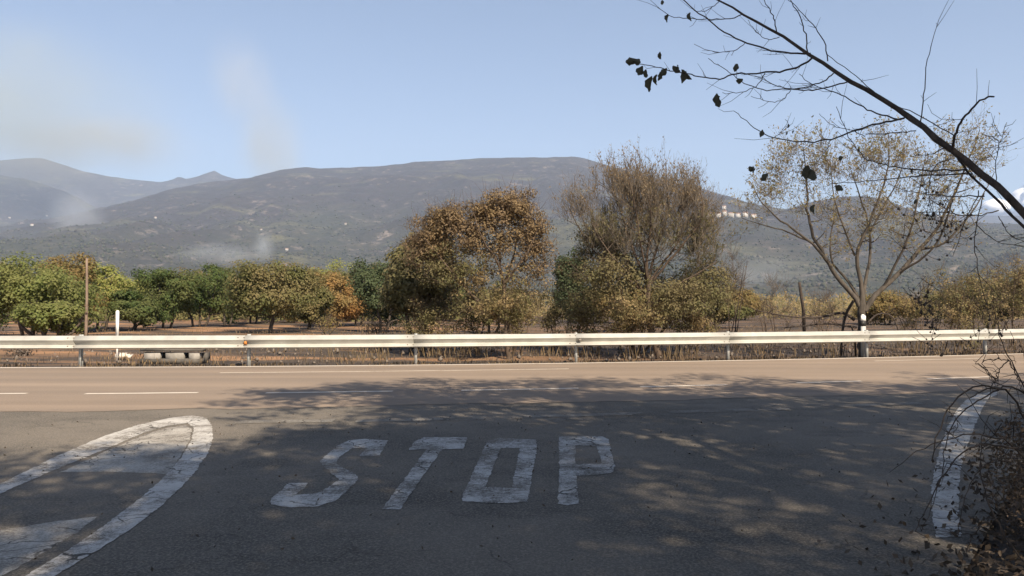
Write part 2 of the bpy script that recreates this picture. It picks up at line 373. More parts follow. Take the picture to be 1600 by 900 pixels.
def ragged(lp, z, amp=0.007):
    P = np.array([gnd(x, y) for x, y in lp]); P = np.concatenate([P, P[:1]]); out = []
    for a_, b_ in zip(P[:-1], P[1:]):
        n_ = max(1, int(np.linalg.norm(b_ - a_) / 0.035)); t_ = np.arange(n_)[:, None] / n_; out.append(a_ + (b_ - a_) * t_)
    out = np.concatenate(out); out[:, 0] += (vnoise(out[:, 0] * 14, out[:, 1] * 14, 5) - .5) * 2 * amp + (vnoise(out[:, 0] * 45, out[:, 1] * 45, 7) - .5) * 2 * amp
    out[:, 1] += (vnoise(out[:, 0] * 14, out[:, 1] * 14, 6) - .5) * 2.6 * amp + (vnoise(out[:, 0] * 45, out[:, 1] * 45, 8) - .5) * 2.6 * amp
    return [Vector((p[0], p[1], z)) for p in out]
def flat(outline, z, holes=()):
    loops = [ragged(lp, z) for lp in (outline, *holes)]
    t = tessellate_polygon(loops); V = [tuple(p) for lp in loops for p in lp]
    T = []
    for a_, b_, c_ in t:
        A, B, C_ = (np.array(V[q]) for q in (a_, b_, c_))
        T.append((a_, b_, c_) if np.cross(B - A, C_ - A)[2] > 0 else (a_, c_, b_))
    return V, T
def mark(name, outline, mat, parent, label=None, z=0.0, holes=()):
    V, T = flat(outline, z, holes); return link(name, mesh(name, V, None, T), mat, parent, label)
zz = lambda L: [(400 + x / 2.6667, 640 + y / 2.6667) for x, y in L]
mark('letter_s', zz([(550, 128), (515, 190), (430, 195), (462, 160), (400, 160), (345, 200), (335, 225), (415, 270), (425, 290), (385, 335), (330, 380), (260, 402), (150, 408), (60, 395), (65, 370), (135, 305), (215, 305), (205, 325), (160, 355), (250, 350), (300, 325), (345, 290), (285, 240), (265, 215), (330, 155), (385, 128), (450, 122)]), M_PAINT, side_road, 'worn white painted letter S of the word STOP')
mark('letter_t', zz([(880, 115), (865, 162), (775, 165), (600, 415), (525, 415), (710, 165), (635, 168), (665, 130), (700, 115)]), M_PAINT, side_road, 'worn white painted letter T of the word STOP')
mark('letter_o', zz([(965, 130), (1010, 118), (1165, 125), (1172, 150), (1130, 385), (1000, 390), (860, 382), (862, 355)]), M_PAINT, side_road, 'worn white painted letter O of the word STOP', holes=[zz([(1020, 160), (1100, 160), (1065, 325), (955, 322)])])
mark('letter_p', zz([(1262, 112), (1440, 110), (1470, 125), (1495, 235), (1485, 260), (1430, 272), (1335, 275), (1345, 390), (1300, 400), (1258, 392), (1265, 250)]), M_PAINT, side_road, 'worn white painted letter P of the word STOP', holes=[zz([(1330, 150), (1420, 150), (1440, 225), (1330, 228)])])
mark('island_outline', [(-160, 852), (0, 756), (90, 712), (160, 682), (215, 664), (265, 653), (300, 649), (322, 652), (331, 664), (333, 684), (326, 706), (306, 736), (284, 760), (250, 792), (205, 826), (160, 855), (88, 898), (-20, 960), (-80, 945), (40, 899), (120, 850), (175, 812), (220, 778), (255, 746), (283, 715), (300, 686), (303, 668), (292, 661), (262, 665), (225, 676), (165, 702), (95, 730), (0, 771), (-160, 866)], M_PAINT_LINE, side_road, 'white teardrop outline painted round the traffic island')
mark('hatch_stripe', [(95, 737), (165, 705), (225, 679), (262, 668), (290, 664), (300, 670), (296, 688), (282, 712), (262, 740), (180, 737)], M_PAINT_OLD, side_road, 'faded white hatch at the tip of the painted island', z=-0.002)
mark('hatch_stripe', [(-90, 840), (0, 828), (80, 815), (152, 807), (110, 838), (60, 868), (5, 898), (-60, 925), (-180, 915)], M_PAINT_OLD, side_road, 'faded white hatch at the lower left of the painted island', z=-0.002)
mark('edge_line', [(1462, 840), (1457, 800), (1456, 760), (1461, 730), (1469, 700), (1480, 668), (1494, 642), (1508, 626), (1526, 616), (1560, 611), (1560, 616), (1545, 622), (1534, 640), (1522, 668), (1510, 700), (1502, 730), (1498, 760), (1498, 800), (1502, 838)], M_PAINT_LINE, side_road, 'broad worn white line curving along the right edge of the side road')
def stripmark(name, px0, px1, py, off_w, mat, parent, label=None, z=0.004):
    a_, b_ = gnd(px0, py), gnd(px1, py); o = rail_y((a_[0] + b_[0]) / 2) - (a_[1] + b_[1]) / 2
    V, Q = strip(a_[0], b_[0], o - off_w / 2, o + off_w / 2, z, 8); return link(name, mesh(name, V, Q), mat, parent, label)
for x0, x1, y in ((-130, 39, 615.5), (137, 306, 614.6), (419, 612, 612.8), (722, 905, 608.5), (998, 1140, 603), (1240, 1352, 597), (1440, 1560, 590.5), (1640, 1740, 584)):
    stripmark('centre_dash', x0, x1, y, 0.13, M_PAINT_MAIN, main_road)
stripmark('far_lane_line', 355, 892, 580, 0.13, M_PAINT_FAINT, main_road, 'thin white lane line left of the tall trees')
stripmark('far_lane_line', 1352, 1560, 562, 0.13, M_PAINT_FAINT, main_road, 'thin white lane line at the right')
V, Q = strip(-60, 70, 0.34, 0.52, 0.004); link('road_edge_line', mesh('road_edge_line', V, Q), M_PAINT_MAIN, main_road, 'white line along the far road edge below the rail')
for x0, x1, y in ((372, 520, 658), (560, 760, 655), (800, 1010, 648.5), (1040, 1240, 641), (1300, 1450, 632)):
    stripmark('stop_line', x0, x1, y, 0.28, M_PAINT_GHOST, side_road, 'faded broken white line across the mouth of the side road', 0.0)

# ------------------------------------------------------------------ mountains
def interp_ridge(pts, D):
    P = np.array([(at(x, y, D)[0], at(x, y, D)[2]) for x, y in pts]); return P
R_FAR = interp_ridge([(-900, 300), (-300, 262), (-120, 256), (0, 250), (35, 247), (65, 246), (90, 254), (130, 267), (165, 274), (200, 279), (250, 284), (270, 280), (281, 275), (292, 279), (312, 274), (335, 266), (350, 274), (420, 292), (520, 315), (900, 330), (2500, 345)], 7000)
R_LEFT = interp_ridge([(-900, 270), (-200, 262), (0, 272), (50, 281), (100, 297), (140, 318), (175, 340), (215, 365), (300, 400), (500, 430), (2500, 460)], 5400)
R_MAIN = interp_ridge([(-900, 460), (0, 400), (70, 366), (110, 348), (150, 335), (210, 319), (260, 300), (300, 289), (330, 283), (375, 279), (400, 276), (420, 269), (440, 264), (480, 260), (500, 262), (540, 261), (600, 258), (650, 252), (700, 250), (760, 246), (850, 245), (895, 244), (910, 246), (940, 255), (1000, 272), (1060, 284), (1120, 300), (1160, 314), (1220, 325), (1300, 332), (1400, 342), (1600, 360), (1900, 372), (2600, 390)], 4400)
R_RIGHT = interp_ridge([(-900, 475), (780, 474), (860, 430), (940, 390), (1020, 357), (1080, 339), (1180, 337), (1230, 326), (1275, 313), (1310, 307), (1350, 305), (1385, 312), (1420, 330), (1500, 345), (1600, 349), (1750, 352), (2000, 372), (2600, 400)], 3100)
ys = np.concatenate([np.linspace(700, 2000, 90)[:-1], np.linspace(2000, 4600, 150)[:-1], np.linspace(4600, 7200, 90)[:-1], np.linspace(7200, 9800, 24)])
us = np.linspace(-0.95, 0.95, 370)
U, Y = np.meshgrid(us, ys); X = U * Y
def ridge(P, D, foot, X, Y, pw, seed, amp):
    rz_ = np.interp(X, P[:, 0], P[:, 1])
    t = np.clip((Y - foot) / (D - foot), 0, 1)
    front = t ** pw
    back = np.clip(1 - (Y - D) / 2600.0, 0, 1)
    h = rz_ * np.where(Y <= D, front, back)
    bell = np.clip(4 * t * (1 - t), 0, 1)
    warp = fbm(X / 900, Y / 900, 3, seed + 50) * 500
    spur = 1 - 2 * np.abs(2 * vnoise((X + warp) / 520, Y / 1500, seed) - 1)
    spur2 = 1 - 2 * np.abs(2 * vnoise((X + warp * 0.6) / 210, Y / 600, seed + 3) - 1)
    h = h + bell * amp * (spur * 0.65 + spur2 * 0.3 + fbm(X / 130, Y / 130, 4, seed + 7) * 0.7) * np.clip(rz_ / 250, 0.1, 1)
    h = h + fbm(X / 60, Y / 60, 3, seed + 11) * 9 * np.clip(rz_ / 250, 0, 1)
    return np.where(t <= 0, -20, h)
def terrain_z(X, Y):
    Z = ridge(R_FAR, 7000, 4200, X, Y, 1.3, 1, 70)
    Z = np.maximum(Z, ridge(R_LEFT, 5400, 1500, X, Y, 1.7, 21, 100))
    Z = np.maximum(Z, ridge(R_MAIN, 4400, 1000, X, Y, 1.55, 41, 84))
    Z = np.maximum(Z, ridge(R_RIGHT, 3100, 1200, X, Y, 1.35, 61, 32))
    return Z - 2
Z = terrain_z(X, Y)
n_u, n_y = len(us), len(ys)
i, j = np.meshgrid(np.arange(n_u - 1), np.arange(n_y - 1)); a = (j * n_u + i).ravel()
m = Mat('burnt_hillside')
sx = m.n('ShaderNodeSeparateXYZ'); m.set(sx.inputs[0], m.tc.outputs['Object']); zc = sx.outputs['Z']
nb = m.noise(0.0016, 5, 0.55); nm = m.noise(0.011, 6, 0.65); nf = m.noise(0.045, 5, 0.8)
alt = m.math('ADD', m.math('MULTIPLY', zc, 1 / 620.0), m.math('MULTIPLY', m.math('SUBTRACT', nb, 0.5), 1.7))
low = m.ramp(nm, [(0.3, (0.026, 0.031, 0.020)), (0.5, (0.047, 0.049, 0.031)), (0.70, (0.078, 0.069, 0.048))])
high = m.ramp(nm, [(0.3, (0.022, 0.019, 0.020)), (0.55, (0.038, 0.032, 0.032)), (0.75, (0.064, 0.054, 0.050))])
c = m.mix(m.ramp(alt, [(0.22, 0.0), (0.52, 1.0)]), low, high)
grass = m.ramp(m.noise(0.0042, 4, 0.6, m.co((0.6, 1, 2.2))), [(0.57, 0.0), (0.66, 0.85)])
c = m.mix(grass, c, (0.11, 0.105, 0.056))
rock = m.math('MULTIPLY', m.ramp(m.noise(0.02, 5, 0.75), [(0.55, 0.0), (0.62, 1.0)]), m.ramp(m.noise(0.0035, 3), [(0.45, 0.0), (0.56, 1.0)]))
c = m.mix(m.math('MULTIPLY', rock, 0.7), c, (0.23, 0.19, 0.165))
c = m.mix(m.ramp(nf, [(0.44, 0.0), (0.60, 0.75)]), c, (0.030, 0.031, 0.022))
m.bump(m.math('ADD', nf, m.math('MULTIPLY', nm, 2.0)), 1.0, 9.0)
link('mountains', mesh('mountains', np.stack([X.ravel(), Y.ravel(), Z.ravel()], 1), np.stack([a, a + 1, a + n_u + 1, a + n_u], 1), smooth=True), m.fin(c, 1.0), kind='structure')
# scrub dots over the lower slopes
N = 30000
yy = 1100 + 3100 * RNG.random(N) ** 1.3; xx = yy * RNG.uniform(-0.8, 0.8, N)
dens = vnoise(xx / 160, yy / 160, 77) * 0.6 + vnoise(xx / 45, yy / 45, 78) * 0.5
zz_ = terrain_z(xx, yy); keep = (zz_ > 2) & (dens + RNG.random(N) * 0.35 > 0.62) & (RNG.random(N) > (zz_ - 120) / 420.0)
xx, yy, zz_ = xx[keep], yy[keep], zz_[keep]; n = len(xx)
rs = RNG.uniform(2.0, 5.2, n)[:, None]
oct_ = np.array([(1, 0, 0), (0, 1, 0), (-1, 0, 0), (0, -1, 0), (0, 0, 1.25), (0.1, 0.1, -0.6)])
V = np.stack([xx, yy, zz_ + 0.8], 1)[:, None, :] + oct_[None] * rs[:, :, None] * RNG.uniform(0.7, 1.3, (n, 6, 1))
tf = np.array([(0, 1, 4), (1, 2, 4), (2, 3, 4), (3, 0, 4), (1, 0, 5), (2, 1, 5), (3, 2, 5), (0, 3, 5)])
m = leaf_mat('hillside_scrub', [(0.014, 0.017, 0.010), (0.024, 0.028, 0.014), (0.036, 0.036, 0.020), (0.022, 0.020, 0.016)], trans=0.0)
link('hillside_scrub', mesh('hillside_scrub', V, None, (np.arange(n)[:, None, None] * 6 + tf[None]).reshape(-1, 3)), m, kind='stuff', label='distant scrub and small trees dotted over the mountain slopes')

# ------------------------------------------------------------------ trees
def resample(P, n):
    P = np.asarray(P, float); d = np.r_[0, np.cumsum(np.linalg.norm(np.diff(P, axis=0), axis=1))]
    t = np.linspace(0, d[-1], n)
    return np.stack([np.interp(t, d, P[:, k]) for k in range(3)], 1)
def smooth_path(P, n):
    P = np.asarray(P, float)
    if len(P) < 3: return resample(P, n)
    for _ in range(2):
        q = [P[0]]
        for a_, b_ in zip(P[:-1], P[1:]): q += [a_ * 0.75 + b_ * 0.25, a_ * 0.25 + b_ * 0.75]
        q.append(P[-1]); P = np.array(q)
    return resample(P, n)
def make_tree(name, label, group, stems, lobes, bark, leafmat, clump_r, nleaf, leaf, ntwig, twig_len, up=0.5, br_r=0.02, twig_r=0.004, leaf_up=0.2, leaf_on_twig=False, base=None, seed=0, trunk_k=7, category='tree', vis=(0.55, 1.05), twig_sub=0, twigmat=None):
    """stems: (polyline, r0, r1); lobes: (centre, radii, n_clumps, leaf_factor, matkey)"""
    global RNG
    RNG = np.random.default_rng(1000 + seed)
    base = stems[0][0][0] if base is None else base
    root = empty(name, (base[0], base[1], base[2]), label, category, group)
    tr = Geo(); SP = []; SR = []
    for P, r0, r1 in stems:
        Q = smooth_path(P, max(6, 3 * len(P))); Q[1:-1] += RNG.normal(0, r0 * 0.22, Q[1:-1].shape)
        R = np.linspace(r0, r1, len(Q)); 
        tr.tubes(Q, R, trunk_k)
        Q2 = resample(Q, 24); SP.append(Q2[4:]); SR.append(np.linspace(r0, r1, 24)[4:])
    SP = np.concatenate(SP); SR = np.concatenate(SR)
    C = []; LF = []; MK = []
    for lb in lobes:
        c, r, n_, lf = lb[:4]; mk = lb[4] if len(lb) > 4 else leafmat
        d = RNG.normal(size=(n_, 3)); d /= np.linalg.norm(d, axis=1, keepdims=True)
        rad = RNG.uniform(vis[0], vis[1], (n_, 1)) * (0.85 + 0.3 * vnoise(d[:, :1] * 2.3 + seed, d[:, 2:] * 2.3 + d[:, 1:2], seed))
        C.append(np.asarray(c) + d * rad * np.asarray(r)); LF += [lf] * n_; MK += [mk] * n_
    C = np.concatenate(C); LF = np.array(LF)
    C[:, 2] = np.maximum(C[:, 2], base[2] + 0.12)
    d0 = np.array([np.min(np.linalg.norm(SP - c, axis=1)) for c in C]); order = np.argsort(d0)
    BP = []; BR = []
    for ci in order:
        c = C[ci]; dv = c - SP; dist = np.linalg.norm(dv, axis=1)
        k = np.argmin(dist + np.clip(SP[:, 2] - c[2] + 0.25 * dist, 0, None) * 2.0)
        s_ = SP[k]; L = dist[k]
        if L < 0.05: continue
        t = np.linspace(0, 1, 6)[:, None]
        mid = (s_ + c) / 2 + np.array((0, 0, -0.10 * L * up)) + RNG.normal(0, 0.06 * L, 3)
        P = (1 - t) ** 2 * s_ + 2 * t * (1 - t) * mid + t ** 2 * c
        r0 = min(SR[k] * 0.62, br_r * (0.5 + L)); r0 = max(r0, twig_r * 1.4)
        BP.append(P); BR.append(np.linspace(r0, max(twig_r, r0 * 0.45), 6))
        SP = np.concatenate([SP, P[2:]]); SR = np.concatenate([SR, BR[-1][2:]])
    if BP: tr.tubes(np.array(BP), np.array(BR), 4)
    link('trunk', tr.mesh('trunk', True), bark, root)
    # twigs and leaves
    tips = []; tw = Geo(); upv = np.array((0, 0, 1.0))
    if ntwig:
        cc = np.repeat(C, ntwig, 0); N = len(cc)
        ctr = C.mean(0)
        outd = cc - ctr; outd /= np.linalg.norm(outd, axis=1, keepdims=True) + 1e-6
        d = RNG.normal(size=(N, 3)); d /= np.linalg.norm(d, axis=1, keepdims=True)
        d = d * 0.9 + outd * 0.45 + upv * up; d /= np.linalg.norm(d, axis=1, keepdims=True)
        L = twig_len * RNG.uniform(0.5, 1.3, (N, 1)); st = cc + RNG.normal(0, clump_r * 0.35, (N, 3))
        st = cc + (st - cc) * 0.5
        P = np.stack([st, st + d * L * 0.4 + RNG.normal(0, 0.05, (N, 3)) * L, st + d * L * 0.75 + upv * L * 0.06 + RNG.normal(0, 0.07, (N, 3)) * L, st + d * L + upv * L * 0.14 * up], 1)
        tw.tubes(P, np.tile(np.array([twig_r, twig_r * 0.8, twig_r * 0.6, twig_r * 0.35]), (N, 1)), 3)
        tips = P
        if twig_sub:
            b = np.repeat(P[:, 1:3].reshape(-1, 3), twig_sub, 0); db = np.repeat(np.repeat(d, 2, 0), twig_sub, 0)
            d2 = db + RNG.normal(0, 0.55, db.shape) + upv * 0.15; d2 /= np.linalg.norm(d2, axis=1, keepdims=True)
            L2 = twig_len * 0.5 * RNG.uniform(0.5, 1.2, (len(b), 1))
            P2 = np.stack([b, b + d2 * L2 * 0.5 + RNG.normal(0, 0.04, b.shape) * L2, b + d2 * L2 + upv * L2 * 0.1], 1)
            tw.tubes(P2, np.tile(np.array([twig_r * 0.7, twig_r * 0.5, twig_r * 0.3]), (len(b), 1)), 3)
        link('twigs', tw.mesh('twigs'), twigmat or bark, root, kind='stuff')
    mats = {}
    for ci in range(len(C)):
        mats.setdefault(MK[ci].name, (MK[ci], []))[1].append(ci)
    for _, (mt, ids) in mats.items():
        g = Geo(); ids = np.array(ids)
        cnt = np.maximum(0, (nleaf * LF[ids] * RNG.uniform(0.6, 1.4, len(ids))).astype(int))
        if cnt.sum() == 0: continue
        if leaf_on_twig and ntwig:
            ti = np.repeat(ids, cnt) * ntwig + RNG.integers(0, ntwig, cnt.sum())
            f_ = RNG.uniform(0.45, 1.02, (len(ti), 1))
            A, B, D_ = tips[ti, 1], tips[ti, 2], tips[ti, 3]
            pos = np.where(f_ < 0.7, A + (B - A) * (f_ - 0.3) / 0.4, B + (D_ - B) * (f_ - 0.7) / 0.3) + RNG.normal(0, 0.02, (len(ti), 3))
        else:
            d = RNG.normal(size=(cnt.sum(), 3)); d /= np.linalg.norm(d, axis=1, keepdims=True)
            pos = np.repeat(C[ids], cnt, 0) + d * (clump_r * RNG.uniform(0.25, 1.0, (cnt.sum(), 1)) ** 0.6) * np.array((1.1, 1.1, 0.8))
        nrm = None
        if not (leaf_on_twig and ntwig):
            oc = pos - C.mean(0); oc /= np.linalg.norm(oc, axis=1, keepdims=True) + 1e-9
            nrm = d * 0.8 + oc * 0.5 + np.array((0, 0, 0.45))
        g.leaves(pos, leaf[0], leaf[1], upv, leaf_up, nrm)
        link('crown', g.mesh('crown'), mt, root, kind='stuff')
    return root
def zone(px, py, D, hw, hh, n, lf=1.0, mk=None, dd=None):
    """crown lobe from its place, distance and half sizes in pixels"""
    s = D / F; r = (hw * s, (dd if dd else hw * 0.85) * s, hh * s)
    return (at(px, py, D), r, n, lf, mk) if mk else (at(px, py, D), r, n, lf)
def path(pts, D, dz=0.0, f=lambda x, y: (x, y)):
    out = []
    for q in pts:
        x, y = f(q[0], q[1]); out.append(at(x, y, D + (q[2] if len(q) > 2 else 0)))
    return np.array(out)
def oak(label, group, px, D, top, bot, hw, leafmat, seed, trunks=1, dens=1.0, tw=0.0, lean=0.0):
    hw = hw * 1.12; bot = bot + 5; s = D / F; cz = (top + bot) / 2; c = at(px, cz, D); gz = -0.08
    hh = (bot - top) / 2
    stems = []
    for k in range(trunks):
        ox = (k - (trunks - 1) / 2) * 0.35 + lean * 0.0
        b = np.array((c[0] + ox + lean, D + 0.15 * ((k * 7) % 3 - 1), gz)); t1 = np.array((c[0] + ox * 2.2, D, gz + (c[2] - gz) * 0.55)); t2 = np.array((c[0] + ox * 3.0, D, c[2] + hh * s * 0.25))
        stems.append((np.array([b, (b + t1) / 2 + np.array((0.06, 0, 0)), t1, t2]), 0.13 if trunks == 1 else 0.085, 0.04))
    r = np.random.default_rng(seed)
    lob = [(c + np.array((0, 0, 0.05)), (hw * s * 0.80, hw * s * 0.8, hh * s * 0.84), int(46 * dens), 1.0)]
    nl = 9
    for k in range(nl):
        a_ = k * 2 * PI / nl + r.uniform(-.3, .3); rr = r.uniform(0.45, 0.80)
        q = c + np.array((math.cos(a_) * hw * s * rr, math.sin(a_) * hw * s * rr * 0.9, r.uniform(-0.62, 0.55) * hh * s))
        k_ = r.uniform(0.26, 0.50); lob.append((q, (hw * s * k_, hw * s * k_, hh * s * k_ * r.uniform(.7, 1.1)), int(34 * k_ * dens), 1.0))
    return make_tree('oak_tree', label, group, stems, lob, M_BARK_OAK, leafmat, 0.125 * (hw + hh) * s, 80, (0.080 + 0.0010 * D, 0.068 + 0.0009 * D), 2, 0.35, up=0.4, br_r=0.035, twig_r=0.007, seed=seed, trunk_k=6, base=(c[0], D, gz), vis=(0.5, 1.0))

G1 = 'oaks on the burnt field'
oak('bright green bushy tree at the left edge beside the wooden pole', G1, 52, 36, 384, 516, 78, M_BRIGHT, 1, 3, 1.5)
oak('bright green tree cut by the left picture edge', G1, -62, 39, 392, 518, 70, M_BRIGHT, 2, 2, 1.2)
oak('low fresh green bush with many stems under the leftmost tree', G1, 78, 34, 462, 522, 46, M_BRIGHT, 3, 4, 0.8)
oak('brown olive scorched oak just left of the wooden pole', G1, 108, 44, 388, 506, 36, M_BROWNOAK, 4, 2)
oak('pale yellow green tree just right of the wooden pole', G1, 160, 47, 402, 492, 42, M_LIGHTGREEN, 5, 2)
oak('small round dark oak on a single short trunk behind the white marker', G1, 211, 46, 446, 500, 36, M_DARKGREEN, 6, 1)
oak('dark green oak, leftmost of the grove beside the small round oak', G1, 262, 50, 412, 494, 44, M_DARKGREEN, 7, 2)
oak('dark green oak in the middle of the grove', G1, 312, 54, 414, 496, 46, M_DARKGREEN, 8, 3)
oak('dark green oak, rightmost of the grove behind the olive oak', G1, 356, 58, 409, 494, 38, M_DARKGREEN, 9, 2)
oak('wide drooping olive brown oak with thick trunk leaning right', G1, 425, 44, 400, 504, 66, M_OLIVEOAK, 10, 1, 1.5)
oak('smaller olive oak touching the right side of the drooping oak', G1, 484, 50, 428, 502, 34, M_OLIVEOAK, 11, 1)
oak('orange brown scorched oak left of the deep green tree', G1, 522, 58, 416, 496, 36, M_ORANGEOAK, 12, 2)
oak('deep green leafy tree left of the tall brown tree', G1, 600, 47, 398, 500, 48, M_DEEPGREEN, 13, 2, 1.3)
G2 = 'far row of yellowish oaks'
for k, (px, D, top, hw, mt, lb) in enumerate(((222, 74, 421, 34, M_LIGHTGREEN, 'yellow green far tree left of the dark grove'), (290, 80, 410, 44, M_BROWNOAK, 'brown topped far tree above the dark grove'), (372, 84, 405, 46, M_OLIVEOAK, 'olive far tree between dark grove and drooping oak'), (452, 82, 402, 46, M_BROWNOAK, 'brown olive far tree behind the drooping oak'), (515, 86, 403, 44, M_LIGHTGREEN, 'yellow green far tree behind the orange oak'), (562, 78, 406, 36, M_OLIVEOAK, 'olive far tree behind the deep green tree'), (8, 70, 402, 40, M_OLIVEOAK, 'olive far tree behind the leftmost green trees'), (1490, 70, 438, 40, M_OLIVEOAK, 'olive far tree behind the shrubs at right'), (700, 74, 432, 40, M_DARKGREEN, 'dark far tree behind the tall brown tree'), (1160, 78, 446, 30, M_BROWNOAK, 'brown far tree right of the tall bare tree'), (930, 70, 440, 44, M_DARKGREEN, 'dark far tree behind the tall bare tree'))):
    oak(lb, G2, px, D, top, 494, hw, mt, 30 + k, 2, 0.8)
for k, (px, D, top, hw, mt, lb_) in enumerate(((770, 44, 440, 50, M_OLIVEOAK, 'olive oak seen through the brown tree'), (985, 46, 446, 54, M_BROWNOAK, 'brown oak seen through the tall bare tree'), (1110, 52, 452, 44, M_OLIVEOAK, 'low olive oak at the right of the bare tree'), (1545, 44, 420, 52, M_OLIVEOAK, 'olive oak rising behind the shrubs at the right edge'), (1640, 40, 410, 60, M_BROWNOAK, 'brown oak beyond the right picture edge'), (1385, 60, 452, 44, M_BROWNOAK, 'low brown oak behind the forked trunk'), (560, 60, 424, 40, M_BROWNOAK, 'brown oak peeking left of the deep green tree'), (396, 64, 418, 44, M_DARKGREEN, 'dark oak behind the left half of the drooping oak'), (455, 66, 424, 44, M_BROWNOAK, 'brown oak behind the right half of the drooping oak'))):
    oak(lb_, G1, px, D, top, 500, hw, mt, 90 + k, 2, 0.9)
oak('narrow dark green tree between the two tallest roadside trees', G1, 888, 40, 378, 500, 20, M_DEEPGREEN, 45, 1, 0.8)

# tall brown-leaved tree
G3 = 'tall scorched trees behind the guard rail'
f3 = lambda x, y: (400 + x / 2.648, 260 + y / 2.648)
z3 = lambda x, y, hw, hh, n, lf=1.0, mk=None, D=23.5: zone(*f3(x, y), D, hw / 2.648, hh / 2.648, n, lf, mk)
st = [(path([(1042, 812), (1036, 690), (1030, 560), (1025, 490)], 23.5, f=f3), 0.085, 0.06),
      (path([(1025, 490), (1005, 400, .2), (1010, 330, .3), (1020, 230, .2), (1040, 120, 0)], 23.5, f=f3), 0.045, 0.012),
      (path([(1025, 490), (1070, 430, -.2), (1120, 370, -.4), (1170, 250, -.5)], 23.5, f=f3), 0.045, 0.012),
      (path([(1025, 490), (1000, 390, -.3), (930, 300, -.6), (900, 190, -.7)], 23.5, f=f3), 0.04, 0.012),
      (path([(1025, 500), (1060, 400, .4), (1080, 300, .7), (1100, 180, .8)], 23.5, f=f3), 0.04, 0.012),
      (path([(1030, 640), (950, 590), (880, 520, .1), (830, 440, .2), (800, 340, .2), (780, 250, .2), (800, 170, .1)], 23.5, f=f3), 0.055, 0.012),
      (path([(880, 520), (780, 400, -.3), (700, 300, -.4)], 23.5, f=f3), 0.035, 0.012)]
lb = [z3(1060, 180, 130, 100, 80), z3(965, 200, 100, 100, 50), z3(1140, 280, 80, 120, 48), z3(800, 220, 90, 85, 56), z3(720, 290, 90, 90, 52), z3(880, 300, 160, 110, 76, .6), z3(1040, 340, 160, 110, 64, .42), z3(1170, 380, 85, 120, 40, .35), z3(700, 350, 100, 80, 36, .7),
      z3(790, 420, 150, 110, 50, .9, M_OLIVELEAF), z3(920, 470, 150, 110, 44, .55, M_TANSHRUB), z3(1080, 500, 140, 100, 36, .45, M_TANSHRUB), z3(1000, 590, 190, 60, 44, .9, M_TANSHRUB, 23.0)]
make_tree('brown_leaved_tree', 'tall tree with dense scorched orange brown leaves behind the rail', G3, st, lb, M_BARK_BROWN, M_BROWNLEAF, 0.26, 64, (0.080, 0.046), 4, 0.40, up=0.8, br_r=0.016, twig_r=0.0045, leaf_up=0.5, seed=50, base=(*at(793, 566, 23.5)[:2], -0.05), vis=(0.2, 1.0))
oak('olive bushy tree at the left foot of the tall brown tree', G3, 652, 26, 345, 508, 54, M_OLIVELEAF, 51, 2, 1.6)
# tall bare-twigged tree
f4 = lambda x, y: (800 + x / 2.25, 200 + y / 2.25)
z4 = lambda x, y, hw, hh, n, lf=1.0, mk=None, D=23.5: zone(*f4(x, y), D, hw / 2.25, hh / 2.25, n, lf, mk)
D4 = 23.5
st = [(path([(522, 825), (492, 705), (482, 610), (478, 545)], D4, f=f4), 0.115, 0.075),
      (path([(478, 550), (525, 480, .2), (575, 420, .3), (625, 330, .5), (650, 220, .6)], D4, f=f4), 0.04, 0.01),
      (path([(478, 545), (470, 470, -.2), (490, 350, -.4), (480, 220, -.5), (430, 110, -.5)], D4, f=f4), 0.045, 0.01),
      (path([(478, 545), (430, 440, .1), (400, 350, .2), (355, 210, .3), (335, 110, .3)], D4, f=f4), 0.045, 0.01),
      (path([(476, 585), (400, 525, .3), (290, 440, .5), (245, 370, .5), (200, 280, .5)], D4, f=f4), 0.045, 0.01),
      (path([(478, 545), (500, 440, .6), (550, 320, .9), (545, 180, 1.0), (540, 120, 1.0)], D4, f=f4), 0.045, 0.01),
      (path([(478, 560), (590, 420, -.4), (680, 320, -.7), (660, 190, -.8)], D4, f=f4), 0.04, 0.01),
      (path([(485, 630), (570, 560, -.3), (650, 510, -.5), (720, 470, -.5)], D4, f=f4), 0.04, 0.012),
      (path([(480, 600), (420, 520, -.5), (330, 430, -.9), (280, 330, -1)], D4, f=f4), 0.035, 0.01),
      (path([(478, 548), (450, 400, -.8), (430, 250, -1.1), (400, 130, -1.2)], D4, f=f4), 0.035, 0.01)]
lb = [z4(480, 235, 195, 105, 90, 1), z4(385, 225, 105, 100, 44, 1), z4(600, 270, 115, 100, 50, 1), z4(460, 320, 230, 110, 80, .25), z4(640, 350, 110, 110, 44, .2), z4(240, 300, 85, 95, 34, .5), z4(690, 320, 60, 90, 24, .3), z4(480, 430, 230, 90, 50, .4), z4(480, 390, 230, 110, 60, 2.2, M_OLIVELEAF), z4(330, 400, 110, 90, 30, 2.4, M_OLIVELEAF), z4(650, 420, 110, 110, 36, 2.2, M_OLIVELEAF), z4(480, 290, 190, 100, 40, 1.4, M_BROWNLEAF)]
make_tree('bare_twigged_tree', 'tallest fan shaped tree of bare reddish twigs with dry leaf tips', G3, st, lb, M_BARK_BROWN, M_TIPLEAF, 0.26, 20, (0.080, 0.030), 6, 0.58, up=1.4, br_r=0.020, twig_r=0.0050, leaf_up=1.2, leaf_on_twig=True, seed=52, base=(*at(1032, 566, D4)[:2], -0.05), vis=(0.1, 1.0), twig_sub=1, twigmat=M_TWIG_PINK)
f4s = lambda pts, D: path(pts, D, f=f4)
st = [(f4s([(440, 815), (400, 680), (350, 560), (330, 440)], 25.2), 0.06, 0.015), (f4s([(440, 815), (470, 650), (480, 540)], 25.2), 0.05, 0.015), (f4s([(440, 815), (560, 680), (640, 560), (660, 480)], 25.2), 0.05, 0.015)]
